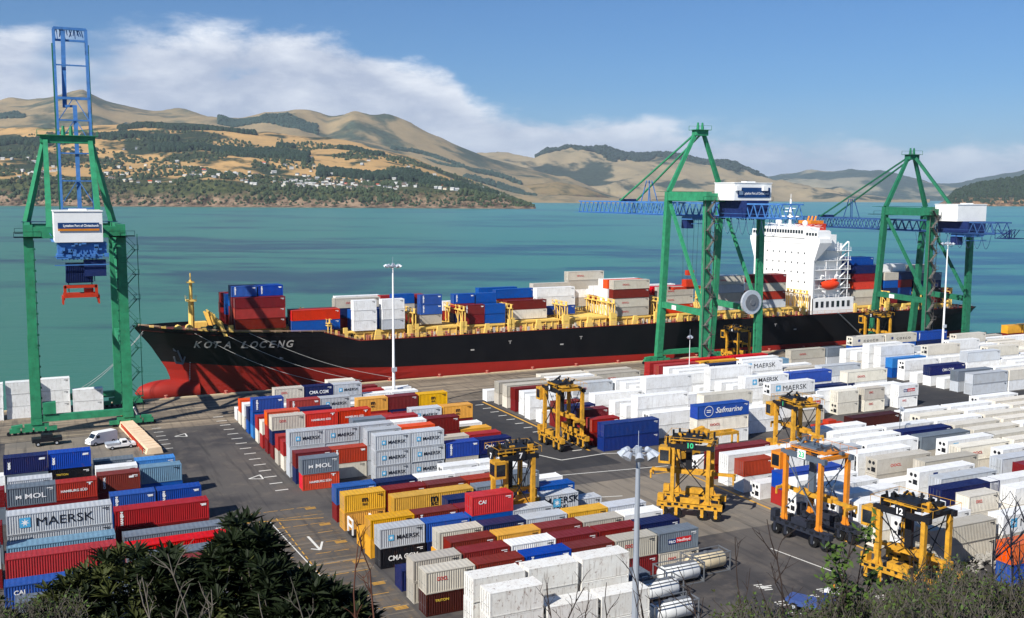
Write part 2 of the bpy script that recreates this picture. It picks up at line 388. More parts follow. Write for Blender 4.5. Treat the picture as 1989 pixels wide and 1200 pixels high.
# ------------------------------------------------------------------ far land
def land_mat(name, tan, tan2, wood, sc, wood_lo, wood_hi, scrub_h=None, rock=(122, 96, 74), seed=0.0):
    m = bpy.data.materials.new(name); m.use_nodes = True; nt = m.node_tree; nt.nodes.clear(); k = N(nt)
    g = k.mapv(k.n('ShaderNodeNewGeometry').outputs['Position'], (1, 1, 1), (seed, seed*.7, 0))
    a = k.noise(g, sc, 5, .55, .6); b = k.noise(g, sc*5, 5, .6); d = k.noise(g, sc*24, 4, .65)
    c = k.mix(b, (*lin(tan), 1), (*lin(tan2), 1))
    c = k.mix(.4, c, k.mix(d, (.3, .3, .3, 1), (.72, .72, .72, 1)), 'OVERLAY')
    wm = k.rng(k.math('ADD', a, k.math('MULTIPLY', k.math('SUBTRACT', b, .5), .25)), wood_lo, wood_hi, 0, 1, True)
    wc = k.mix(k.rng(d, .35, .65), (*lin(tuple(v*.7 for v in wood)), 1), (*lin(wood), 1))
    c = k.mix(wm, c, wc)
    if scrub_h:
        z = k.n('ShaderNodeSeparateXYZ', inp={0: k.n('ShaderNodeNewGeometry').outputs['Position']}).outputs[2]
        zz = k.math('ADD', z, k.math('MULTIPLY', k.math('SUBTRACT', b, .5), 120.0))
        s = k.mix(k.rng(d, .36, .64), (*lin((38, 46, 28)), 1), (*lin((84, 88, 56)), 1))
        c = k.mix(k.rng(zz, scrub_h+14, scrub_h-6, 0, 1), c, s)
        rk = k.mix(k.rng(k.noise(g, sc*14, 6, .7), .4, .62), (*lin((52, 42, 34)), 1), (*lin(rock), 1))
        z2 = k.math('ADD', z, k.math('MULTIPLY', k.math('SUBTRACT', k.noise(g, sc*6, 4, .6), .5), 90.0))
        c = k.mix(k.rng(z2, 52, 24, 0, .95), c, rk)
    bs = k.n('ShaderNodeBsdfPrincipled', inp={'Base Color': c, 'Roughness': .95, 'Specular IOR Level': .1})
    nt.links.new(bs.outputs[0], k.n('ShaderNodeOutputMaterial').inputs[0]); return m
def interp(pts, x):
    if x <= pts[0][0]: return pts[0][1]
    for a, b in zip(pts, pts[1:]):
        if x <= b[0]:
            t = (x-a[0])/(b[0]-a[0]); return a[1]+(b[1]-a[1])*t
    return pts[-1][1]
def make_h(lines, amp, nsc, seed, shore=None):
    def h(px, Z):
        if Z <= lines[0][0]: i = 0; t = 0
        else:
            i = len(lines)-2; t = 1
            for j in range(len(lines)-1):
                if Z <= lines[j+1][0]: i = j; t = (Z-lines[j][0])/(lines[j+1][0]-lines[j][0]); break
        t = t*t*(3-2*t)*.4+t*.6
        def hz(L):
            if L[1] is None: return -4.5
            return elev(px, interp(L[1], px), L[0])
        z0, z1 = hz(lines[i]), hz(lines[i+1])
        z = z0+(z1-z0)*t
        x, y = far(px, Z)
        n = noise.ridged_multi_fractal(Vector((x*nsc, y*nsc, seed)), .9, 2.1, 5, .8, 2.0, noise_basis='PERLIN_ORIGINAL')-1.1
        k_ = min(1, max(0, (z+2)/120))
        return z+n*amp*k_
    return h
def land(name, h, px0, px1, Z0, Z1, nx, nz, m):
    mb = MB()
    for j in range(nz+1):
        Z = Z0+(Z1-Z0)*(j/nz)**1.15
        for i in range(nx+1):
            px = px0+(px1-px0)*i/nx
            x, y = far(px, Z); mb.v.append((x, y, h(px, Z)))
    for j in range(nz):
        for i in range(nx):
            a = j*(nx+1)+i; mb.f.append((a, a+1, a+nx+2, a+nx+1)); mb.mi.append(0)
    o = mb.build(name, m, None, True); o['kind'] = 'structure'; return o
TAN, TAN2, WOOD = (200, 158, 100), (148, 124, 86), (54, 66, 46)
L1 = [(3620, None), (3660, [(-400, 398), (1030, 400), (1046, 409), (1400, 430)]),
      (3760, [(-400, 342), (0, 342), (230, 344), (400, 348), (600, 357), (700, 361), (800, 364), (900, 372), (980, 383), (1030, 398), (1046, 410), (1400, 430)]),
      (4300, [(-400, 318), (0, 316), (300, 320), (500, 334), (600, 340), (800, 352), (900, 362), (980, 380), (1036, 400), (1060, 412), (1400, 430)]),
      (5200, [(-400, 285), (0, 278), (250, 268), (400, 272), (480, 276), (560, 280), (660, 292), (740, 302), (830, 325), (920, 352), (1000, 385), (1040, 405), (1400, 430)]),
      (6000, [(-400, 262), (0, 250), (130, 240), (200, 236), (300, 236), (400, 244), (480, 254), (560, 262), (620, 266), (700, 278), (760, 294), (850, 322), (930, 352), (1000, 390), (1040, 410), (1400, 430)]),
      (7200, [(-400, 300), (1000, 410), (1400, 440)])]
h1 = make_h(L1, 30, .0014, 1.0)
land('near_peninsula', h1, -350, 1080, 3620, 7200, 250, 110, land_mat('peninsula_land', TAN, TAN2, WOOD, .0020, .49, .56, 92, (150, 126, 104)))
L2 = [(6300, None), (6800, [(-400, 262), (0, 250), (400, 262), (700, 300), (860, 330), (1000, 360), (1150, 384), (1300, 392)]),
      (8600, [(-400, 175), (0, 200), (60, 192), (110, 178), (172, 156), (215, 176), (260, 190), (330, 208), (400, 224), (460, 222), (520, 204), (580, 206), (640, 228), (695, 212), (740, 222), (800, 234), (860, 252), (920, 275), (980, 300), (1060, 328), (1150, 360), (1230, 392)]),
      (10500, [(-400, 330), (1230, 420)])]
h2 = make_h(L2, 105, .00075, 4.0)
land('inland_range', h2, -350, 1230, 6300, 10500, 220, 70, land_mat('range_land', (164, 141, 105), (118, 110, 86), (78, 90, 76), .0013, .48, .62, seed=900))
L3b = [(7000, None), (7060, [(980, 396), (1010, 380), (1140, 386), (1180, 396)]), (7300, [(900, 374), (1020, 360), (1080, 352), (1120, 360), (1160, 374), (1200, 392)]), (8000, [(900, 385), (1200, 400)])]
land('small_headland', make_h(L3b, 14, .002, 8.0), 900, 1200, 7000, 8000, 60, 20, land_mat('headland', (138, 118, 84), (112, 100, 72), (60, 68, 50), .003, .45, .6, 40, seed=300))
L3 = [(9000, None), (9150, [(800, 380), (1700, 388)]), (9700, [(800, 345), (1000, 345), (1150, 350), (1300, 352), (1450, 358), (1560, 370), (1700, 386)]),
      (11200, [(800, 306), (900, 302), (950, 290), (985, 288), (1035, 298), (1060, 286), (1100, 287), (1240, 283), (1290, 281), (1330, 289), (1400, 308), (1440, 324), (1480, 336), (1560, 350), (1650, 368), (1800, 392)]),
      (13000, [(800, 350), (1800, 400)])]
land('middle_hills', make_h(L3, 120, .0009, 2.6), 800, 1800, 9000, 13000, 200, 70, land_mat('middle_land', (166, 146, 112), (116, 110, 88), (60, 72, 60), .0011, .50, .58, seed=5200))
# plantation along the middle hills' ridge, as the photograph shows
hh3 = make_h(L3, 120, .0009, 2.6)
mb = MB(); wr = random.Random(5)
for i in range(2600):
    px = wr.uniform(1040, 1480); ztop = 11150
    Z = wr.uniform(10650, 11350); 
    if Z < 10900+150*math.sin(px*.03)+60*math.sin(px*.11): continue
    x, y = far(px, Z); z = hh3(px, Z); s = wr.uniform(16, 30)
    mb.ball((x, y, z+s*.3), s*1.3, s*1.3, s, 6, 3)
tag(mb.build('plantation_wood', mat('far_wood', (46, 60, 52), .95, 0, .4, .02, spec=.1)), 'dark conifer plantation covering the crest of the middle hills', 'wood', kind='stuff')
L4 = [(13000, None), (13200, [(1380, 380), (2400, 382)]), (14500, [(1380, 352), (1500, 350), (1600, 344), (1650, 334), (1700, 332), (1750, 336), (1800, 348), (1850, 358), (1950, 362), (2400, 360)]),
      (17000, [(1380, 350), (1480, 340), (1510, 335), (1560, 330), (1600, 330), (1650, 328), (1700, 333), (1760, 345), (1800, 352), (1850, 352), (1900, 345), (1940, 330), (1989, 326), (2400, 330)]), (20000, [(1380, 390), (2400, 390)])]
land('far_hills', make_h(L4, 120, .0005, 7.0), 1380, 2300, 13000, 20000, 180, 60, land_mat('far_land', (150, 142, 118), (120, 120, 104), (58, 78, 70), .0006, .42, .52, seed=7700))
L5 = [(5700, None), (5740, [(1830, 402), (1990, 404), (2400, 404)]), (5900, [(1820, 402), (1838, 388), (1850, 382), (1900, 380), (2400, 378)]),
      (6500, [(1810, 400), (1835, 386), (1850, 370), (1880, 360), (1930, 350), (1989, 343), (2400, 330)]), (7500, [(1800, 400), (2400, 390)])]
h5 = make_h(L5, 14, .002, 3.0)
land('wooded_headland', h5, 1800, 2300, 5700, 7500, 90, 40, land_mat('wooded_land', (120, 108, 78), (96, 92, 66), (40, 54, 36), .003, .3, .45, 30, (168, 132, 96), seed=60))
mb = MB()
for i in range(1700):
    px = wr.uniform(1832, 2150); Z = wr.uniform(5760, 6700); x, y = far(px, Z); z = h5(px, Z)
    if z < 6: continue
    s = wr.uniform(8, 16); mb.ball((x, y, z+s*.4), s*.8, s*.8, s, 6, 3)
tag(mb.build('headland_wood', mat('headland_trees', (44, 60, 38), .95, 0, .5, .02, spec=.1)), 'dense dark pine wood on the headland at the far right', 'wood', kind='stuff')
# trees over the near peninsula
TM = mat('peninsula_trees', (66, 78, 54), .95, 0, .55, .012, spec=.1)
TM2 = mat('peninsula_pines', (44, 60, 46), .95, 0, .5, .012, spec=.1)
mb = MB(); mb2 = MB()
def clump(mb, px, Z, s, k=1.0):
    x, y = far(px, Z); z = h1(px, Z)
    if z < 2: return
    mb.ball((x+wr.uniform(-8, 8), y+wr.uniform(-8, 8), z+s*.35*k), s*.85, s*.85, s*k, 6, 4)
for i in range(10500):                                    # among the houses and on the cliff top
    px = wr.uniform(-200, 1045); Z = 3690+wr.random()**1.35*1900
    x, y = far(px, Z)
    if noise.noise(Vector((x*.004, y*.004, 9))) < .0: continue
    clump(mb, px, Z, wr.uniform(4, 11))
for i in range(1300):                                    # scrub on the cliffs
    px = wr.uniform(-200, 1042); Z = 3650+wr.random()*110; clump(mb, px, Z, wr.uniform(3, 7))
belts = [(240, 500, 5750, 45), (-100, 100, 5150, 130), (170, 350, 5250, 80), (300, 470, 4850, 70), (440, 600, 4900, 130), (660, 745, 5250, 40), (770, 850, 4550, 110), (620, 800, 4450, 60), (820, 960, 4250, 110), (545, 575, 5300, 45), (-100, 60, 4650, 50)]
for a, b, Z, wd in belts:
    for i in range(int((b-a)*wd/22)):
        px = wr.uniform(a, b); clump(mb2, px, Z+wr.uniform(-wd, wd)+30*math.sin(px*.05), wr.uniform(10, 17), 1.25)
tag(mb.build('peninsula_bush', TM), 'bush and garden trees spread around the far hillside houses', 'bush', kind='stuff')
tag(mb2.build('shelter_wood', TM2), 'dark pine belts running across the golden hillside', 'wood', kind='stuff')
mb = MB()
for a, b, Z, wd in ((760, 900, 7700, 40), (860, 1010, 7300, 55), (900, 960, 6900, 110), (965, 1040, 6950, 120), (820, 930, 7450, 35), (-60, 60, 7500, 60), (250, 330, 7600, 40), (300, 360, 7300, 40), (430, 620, 8000, 150)):
    for i in range(int((b-a)*wd/16)):
        px = wr.uniform(a, b); Z2 = Z+wr.uniform(-wd, wd)+40*math.sin(px*.04); x, y = far(px, Z2); z = h2(px, Z2)
        if z > 3: s = wr.uniform(9, 15); mb.ball((x, y, z+s*.3), s, s, s*1.1, 6, 3)
tag(mb.build('inland_hedges', mat('hedge_trees', (58, 76, 68), .95, 0, .5, .01, spec=.1)), 'dark hedges and small woods on the slopes behind the near peninsula', 'wood', kind='stuff')
# houses
hw = [mat('house_white', (206, 204, 198), .7, 0, .1, .1), mat('house_cream', (214, 200, 172), .7, 0, .1, .1), mat('house_grey', (150, 154, 158), .7, 0, .1, .1)]
hr = [mat('roof_pale', (182, 182, 180), .5, 0, .1, .1), mat('roof_grey', (104, 106, 110), .6, 0, .2, .1), mat('roof_red', (204, 84, 48), .6, 0, .2, .1), mat('roof_brown', (112, 92, 78), .6, 0, .2, .1)]
hwn = ['white', 'cream', 'grey']; hrn = ['pale', 'grey', 'orange red', 'brown']
HP = {}
def house(x, y, z, a, s, wi, ri, label=None):
    if (wi, ri) not in HP:
        t = thing('hillside_house', '', 'house'); 
        mb = MB(); mb.box(-7, 7, -4.5, 4.5, -4, 3.2); mb.face((-7, -4.5, 3.2), (-7, 4.5, 3.2), (-7, 0, 6.2)); mb.face((7, -4.5, 3.2), (7, 4.5, 3.2), (7, 0, 6.2)); mb.build('wall', hw[wi], t)
        mb = MB()
        for sg in (-1, 1):
            mb.hexa([(-7.8, sg*5.3, 2.7), (7.8, sg*5.3, 2.7), (7.8, 0, 6.25), (-7.8, 0, 6.25), (-7.8, sg*5.3, 3.1), (7.8, sg*5.3, 3.1), (7.8, 0, 6.65), (-7.8, 0, 6.65)])
        mb.build('roof', hr[ri], t)
        HP[(wi, ri)] = t; r = t
    else:
        p = HP[(wi, ri)]; r = p.copy(); COL.objects.link(r)
        for ch in p.children:
            c = ch.copy(); COL.objects.link(c); c.parent = r
    r.location = (x, y, z); r.rotation_euler = (0, 0, a); r.scale = (s, s, s)
    tag(r, label or f'small {hwn[wi]} house with a {hrn[ri]} roof among bush on the far hillside', 'house', 'houses on the far hillside')
for i in range(290):
    px = wr.choice([wr.uniform(-60, 130), wr.uniform(200, 500), wr.uniform(470, 720), wr.uniform(560, 980), wr.uniform(560, 980)])
    Z = 3790+wr.random()*wr.choice([350, 700, 1100])
    x, y = far(px, Z); z = h1(px, Z)
    if z < 20: continue
    wi = wr.choice([0, 0, 0, 0, 1, 2]); ri = wr.choice([0, 0, 0, 1, 3, 3]); 
    if wr.random() < .035: ri = 2
    house(x, y, z+5, wr.uniform(-.5, .5)+YAW-math.pi/2, wr.uniform(.7, 1.25), wi, ri)
# hillside the photograph was taken from
def hz_(x, y): 
    d = x*_h.x+y*_h.y
    s = x*_r.x+y*_r.y
    z = 44.2-.56*max(d, 0)+noise.noise(Vector((x*.08, y*.08, 3)))*1.4
    if d > 60: z -= (d-60)*.25
    return max(z, -.6)
mb = MB(); nx, ny = 70, 60
for j in range(ny+1):
    for i in range(nx+1):
        s = -70+150*i/nx; d = -6+98*j/ny; x = _h.x*d+_r.x*s; y = _h.y*d+_r.y*s; mb.v.append((x, y, hz_(x, y)))
for j in range(ny):
    for i in range(nx):
        a = j*(nx+1)+i; mb.f.append((a, a+1, a+nx+2, a+nx+1)); mb.mi.append(0)
struct('near_hillside', mb, asphalt_mat('hillside_soil', (72, 66, 44), (58, 58, 36), (98, 88, 60), .3), True)
# ------------------------------------------------------------------ containers
BH = 2.59
def corr(mb, p0, p1, z0, z1, nrm, depth=.04, pitch=.28):
    """corrugated sheet from p0 to p1, recessed along -nrm"""
    a = Vector((*p0, 0)); b = Vector((*p1, 0)); L = (b-a).length; d = (b-a)/L; n = max(1, int(L/pitch)); q = L/n; nr = Vector((*nrm, 0))
    pr = []
    for i in range(n):
        s = i*q
        for f, o in ((0, 0), (.28, 0), (.5, 1), (.78, 1)):
            p = a+d*(s+f*q)-nr*(.02+depth*o); pr.append((p.x, p.y))
    p = b-nr*.02; pr.append((p.x, p.y))
    i0 = len(mb.v)
    for x, y in pr: mb.v.append((x, y, z0)); mb.v.append((x, y, z1))
    for i in range(len(pr)-1):
        mb.f.append((i0+2*i, i0+2*i+2, i0+2*i+3, i0+2*i+1)); mb.mi.append(0)
def body_mesh(L, H, kind):
    mb = MB(); w = 1.219; l = L/2
    for sx in (-1, 1):
        for sy in (-1, 1):
            x0, x1 = (l-.16, l) if sx > 0 else (-l, -l+.16); y0, y1 = (w-.14, w) if sy > 0 else (-w, -w+.14)
            mb.box(x0, x1, y0, y1, .12, H-.12)
            mb.box(x0-.012*(sx > 0 and 0), x1, y0, y1, 0, .12); mb.box(x0, x1, y0, y1, H-.12, H)
    for sy in (-1, 1):
        y0, y1 = (w-.09, w-.004) if sy > 0 else (-w+.004, -w+.09)
        mb.box(-l+.16, l-.16, y0, y1, .03, .17); mb.box(-l+.16, l-.16, y0, y1, H-.13, H-.03)
        if kind == 'dry': corr(mb, (-l+.16, sy*(w-.01)), (l-.16, sy*(w-.01)), .17, H-.13, (0, sy), .045)
        else:
            mb.box(-l+.16, l-.16, *( (w-.05, w-.02) if sy > 0 else (-w+.02, -w+.05)), .17, H-.13)
            n = int(L/1.5)
            for i in range(1, n): x = -l+L*i/n; mb.box(x-.012, x+.012, *((w-.02, w-.012) if sy > 0 else (-w+.012, -w+.02)), .17, H-.13)
    for sx in (-1, 1):
        x0, x1 = (l-.1, l-.004) if sx > 0 else (-l+.004, -l+.1)
        mb.box(x0, x1, -w+.14, w-.14, .02, .16); mb.box(x0, x1, -w+.14, w-.14, H-.14, H-.02)
    if kind == 'dry': corr(mb, (l-.02, -w+.14), (l-.02, w-.14), .16, H-.14, (1, 0))
    else: mb.box(l-.07, l-.03, -w+.14, w-.14, .16, H-.14)
    mb.box(-l+.1, l-.1, -w+.09, w-.09, .14, .2)
    # roof
    zr = H-.045
    if kind == 'dry':
        n = int(L/.56); q = (L-.2)/n; i0 = len(mb.v)
        for i in range(n*2+1):
            x = -l+.1+q*i/2; z = zr+(.016 if i % 2 else -.012)
            mb.v.append((x, -w+.09, z)); mb.v.append((x, w-.09, z))
        for i in range(n*2): mb.f.append((i0+2*i, i0+2*i+2, i0+2*i+3, i0+2*i+1)); mb.mi.append(0)
    else: mb.box(-l+.1, l-.1, -w+.09, w-.09, zr-.03, zr+.02)
    return mb.mesh('body', None)
def end_mesh(L, H, kind):
    """the -x end: two door leaves, a corrugated front wall or a cooling unit's frame"""
    mb = MB(); w = 1.219; l = L/2; x = -l
    if kind == 'front': corr(mb, (x+.02, w-.14), (x+.02, -w+.14), .16, H-.14, (-1, 0)); return mb.mesh('end_wall')
    if kind == 'unit':
        mb.box(x+.03, x+.08, -w+.14, w-.14, .16, H-.14); mb.box(x+.005, x+.03, -.95, .95, 1.5, 2.3); return mb.mesh('cooling_unit')
    mb.box(x+.02, x+.07, .012, w-.14, .17, H-.15); mb2 = MB(); mb2.box(x+.02, x+.07, -w+.14, -.012, .17, H-.15)
    for m, s in ((mb, 1), (mb2, -1)):
        for z in (.55, 1.1, 1.7, 2.2): m.box(x+.008, x+.02, *((.08, w-.2) if s > 0 else (-w+.2, -.08)), z-.03, z+.03)
    return mb.mesh('door'), mb2.mesh('door')
def rod_mesh(L, H):
    mb = MB(); l = L/2
    for y in (-.85, -.32, .32, .85):
        mb.tube((-l-.004+.01, y, .2), (-l-.004+.01, y, H-.18), .022, n=5)
        mb.box(-l-.016, -l+.008, y-.03, y+.2*(1 if y < 0 else -1), 1.0, 1.05)
    return mb.mesh('locking_rod')
def fan_mesh(L):
    mb = MB(); x = -L/2
    for y in (-.45, .35): mb.tube((x-.004, y, 1.9), (x+.01, y, 1.9), .3, n=12)
    mb.box(x-.002, x+.03, -.85, .0, .45, 1.2); mb.box(x-.001, x+.03, .25, .8, .5, .85)
    return mb.mesh('fan')
CM = {}
def cmesh(key, f):
    if key not in CM: CM[key] = f()
    return CM[key]
def mobj(name, me, m, parent):
    """an object that shares mesh data and carries its own material"""
    if not me.materials: me.materials.append(None)
    o = link(name, me, parent); o.material_slots[0].link = 'OBJECT'; o.material_slots[0].material = m; return o
EMB = {}
def emblem(parent, x, z, s, y):
    key = ('sq', s)
    if key not in EMB:
        mb = MB(); mb.box(-s/2, s/2, -.006, 0, 0, s); EMB[key] = mb.mesh('star_emblem', [M_STAR])
        mb = MB(); n = 7; pts = []
        for i in range(2*n):
            r = s*.42 if i % 2 == 0 else s*.15; t = math.pi/2+math.pi*i/n; pts.append((r*math.cos(t), -.012, s/2+r*math.sin(t)))
        for i in range(2*n): mb.face((0, -.012, s/2), pts[i], pts[(i+1) % (2*n)])
        EMB[('st', s)] = mb.mesh('star', [M_TXTW])
    o = link('star_emblem', EMB[key], parent); o.location = (x, y, z)
    link('star', EMB[('st', s)], o)
def rect(parent, name, x0, x1, z0, z1, y, m):
    key = ('r', round(x1-x0, 2), round(z1-z0, 2), m.name)
    if key not in EMB:
        mb = MB(); mb.box(0, x1-x0, -.006, 0, 0, z1-z0); EMB[key] = mb.mesh(name, [m])
    o = link(name, EMB[key], parent); o.location = (x0, y, z0); return o
def logo(t, code, L, H):
    y = -1.222; l = L/2
    big = L > 8
    if code == 'm':
        if big: emblem(t, -l+2.1, .85, 1.25, y); letter('MAERSK', 1.55, M_TXTK, t, (.6, y, .85), 0.0, 6.6)
        else: emblem(t, -1.55, .95, .75, y); letter('MAERSK', .82, M_TXTK, t, (.75, y, 1.02), .008, 3.1)
    elif code == 'M':
        emblem(t, -l+2.6, .75, 1.2, y); letter('MAERSK', 1.3, M_TXTK, t, (.4, y, 1.25), .012, 5.6); letter('SEALAND', .75, M_TXTK, t, (-.5, y, .45), .012, 3.6)
    elif code == 'o': letter('OOCL', .62, M_TXTR, t, (-l+(2.0 if not big else 4.2), y, 1.45 if not big else 1.1), .018, 1.3 if not big else 2.4)
    elif code == 'h': letter('HAMBURG SÜD', .5, M_TXTW, t, (-.1, y, 1.15), .02, 3.6); letter('T', .5, M_TXTW, t, (l-1.0, y, 2.0), .05, .8)
    elif code == 'B': letter('HAMBURG SÜD', 1.3, M_TXTW, t, (1.2, y, 1.0), .02, 8.6)
    elif code == 'H': letter('HAMBURG SÜD', .8, M_TXTK, t, (.8, y, 1.35), .02, 5.2); rect(t, 'mark', -l+3, -l+4, .7, 2.2, y, M_TXTB)
    elif code == 'V': letter('HAMBURG SÜD', .55, M_TXTK, t, (-l+1.0, y, 1.45), .04, 2.1, vertical=True)
    elif code == 'y':
        s = 1.15 if big else .85; letter('m', s*1.3, M_TXTK, t, (0, y, 1.35), .03, s); letter('sc', s*.75, M_TXTK, t, (0, y, .82), .025, s*.95)
    elif code == 'c': letter('CMA CGM', .95, M_TXTW, t, (.0, y, .95), .012, 4.0); 
    elif code == 'C':
        letter('CMA CGM', .42, M_TXTW, t, (-l+1.6, y, 1.75), .03, 1.7)
    elif code == 'l': letter('MOL', .95, M_TXTW, t, (.5, y, .95), .015, 2.6); letter('M', .6, M_TXTW, t, (-1.6, y, 1.05), .05, .7)
    elif code == 's':
        letter('Safmarine', 1.5, M_TXTW, t, (1.3, y, .95), .008, 6.4, shear=.35)
        mb = MB()
        for i in range(20):
            a0, a1 = 2*math.pi*i/20, 2*math.pi*(i+1)/20
            for r0, r1 in ((.95, 1.05),): mb.face(*[(-l+2.6+r*math.cos(a), y-.002, 1.4+r*math.sin(a)) for r, a in ((r0, a0), (r1, a0), (r1, a1), (r0, a1))])
        mb.box(-l+2.1, -l+3.1, y-.006, y, 1.15, 1.3); mb.box(-l+2.1, -l+3.1, y-.006, y, 1.5, 1.65); mb.build('emblem', M_TXTW, t)
    elif code == 'p':
        k = 1.0 if not big else 1.5
        rect(t, 'logo_panel', -1.6*k, -.4*k, 1.0, 1.65, y, M_TXTB); rect(t, 'logo_panel', -.4*k, 1.9*k, 1.05, 1.75, y, M_TXTR)
        letter('P&O', .5, M_TXTW, t, (-1.0*k, y-.008, 1.12), .02, 1.0*k); letter('Nedlloyd', .5, M_TXTW, t, (.75*k, y-.008, 1.2), .01, 2.0*k)
    elif code == 'z': letter('COSCO', .8, M_TXTK, t, (.9, y, .95), .03, 5.6, spacing=1.6); rect(t, 'mark', -4.0, -3.2, 1.1, 1.8, y, M_TXTB)
    elif code == 'v': letter('HANJIN', .45, M_TXTW, t, (-l+1.0, y, 1.45), .06, 1.9, vertical=True); rect(t, 'mark', l-1.0, l-.4, 1.9, 2.1, y, M_TXTW)
    elif code == 'a': letter('CAI', .7, M_TXTW, t, (-l+1.5, y, 1.5), .02, 1.1)
    elif code == 't': letter('TRITON', .4, M_TXTY, t, (-l+1.9, y, 1.6), .02, 1.7)
    elif code == 'x': letter('tex', .6, M_TXTW, t, (-l+.9, y, 1.35), .06, 1.2, vertical=True); rect(t, 'mark', l-1.2, l-.4, 1.9, 2.1, y, M_TXTW)
    elif code == 'u': letter('CAPITAL', .4, M_TXTW, t, (-l+1.1, y, 1.35), .06, 1.8, vertical=True); rect(t, 'mark', l-1.6, l-.9, 1.8, 2.1, y, M_TXTW)
BOX = []            # every container: x,y (near left corner), z base, L, colour, logo, end, area, row, slot, tier, ntiers, reefer
def stack(area, row, slot, x, y, L, cols, z0=0.0, H=BH):
    """cols from the top down, each 'colour[logo][!end]'"""
    n = len(cols)
    for i, c in enumerate(reversed(cols)):
        col = c[0]; lg = c[1] if len(c) > 1 and c[1] != '-' else ''; e = c[2] if len(c) > 2 else None
        reef = col in 'WCZ' and lg not in ('o',) or e == 'u'
        if e is None: e = ('u' if reef and rnd.random() < .6 else ('d' if rnd.random() < .6 else 'f'))
        BOX.append(dict(x=x+rnd.uniform(-.07, .07), y=y+rnd.uniform(-.06, .06), z=z0+i*(H+.012), L=L, c=col, lg=lg, e=e, a=area, r=row, s=slot, t=i, n=n, reef=reef, H=H))
T2, T4 = 6.058, 12.192
W2 = ['W', 'W']
AREAS = {'L': 'lower left block', 'A': 'block below bow', 'B': 'front centre block', 'P': 'front pale stacks', 'D': 'white middle block', 'E': 'right middle block',
         'G': 'near right block', 'F': 'far right block', 'Q': 'near quay edge', 'S': 'aboard black ship'}
# --- lower left block (rows counted away from the viewer)
st = lambda *a, **k: stack('L', *a, **k)
st(1, 1, -2.6, 112.7, T4, ['S', 'N']); st(1, 2, 9.9, 112.7, T4, ['S', 'M']); st(2, 1, -3.6, 118.1, T4, ['Ba', 'N']); st(2, 2, 9.3, 118.1, T4, ['M', 'B'])
st(3, 1, -3.5, 122.7, T4, ['M']); st(3, 2, 9.3, 121.3, T4, ['S', 'M']); st(4, 1, -3.6, 127.0, T4, ['P', 'M']); st(4, 2, 9.4, 125.4, T4, ['RB', 'M']); st(5, 1, -3.5, 131.2, T4, ['T', 'S']); st(5, 2, 9.4, 129.5, T4, ['S', 'S'])
st(6, 1, -3.5, 135.9, T4, ['Gm', 'G', 'S']); st(7, 2, 9.3, 140.9, T4, ['Pv', 'M']); st(7, 1, -3.6, 141.5, T4, ['M', 'S'])
st(8, 1, -3.6, 148.5, T2, ['Sl', 'M', 'S']); st(8, 2, 2.1, 148.5, T2, ['Rh', 'M', 'P']) if False else None
st(8, 3, 9.3, 148.4, T2, ['Bv', 'B']); st(8, 4, 15.6, 148.4, T2, ['Bv', 'N'])
st(9, 1, -3.8, 158.2, T2, ['Sl', 'S']); st(9, 2, 2.1, 158.2, T2, ['Ph', 'M']); st(9, 3, 8.3, 160.1, T2, ['Mu', 'M']); st(9, 4, 14.7, 162.0, T2, ['T', 'B'])
st(10, 1, -3.8, 162.4, T2, ['G', 'S']); st(10, 3, 8.3, 164.3, T2, ['W-f', 'M']); st(10, 4, 14.4, 166.8, T2, ['V', 'N'])
st(11, 1, -4.3, 166.2, T2, ['Nx', 'S', 'N']); st(11, 2, 1.8, 166.4, T2, ['Bx', 'Kt', 'N']); st(12, 3, 8.3, 169, T2, ['S', 'N']); st(11, 4, 14.2, 171, T2, ['N'])
st(8, 5, -10.2, 166, T2, ['W', 'M']); st(6, 0, -16.4, 131.7, T4, ['S', 'G', 'M']); st(7, 0, -16.4, 141, T4, ['M', 'S']); st(9, 0, -10.2, 158.2, T2, ['M', 'S'])
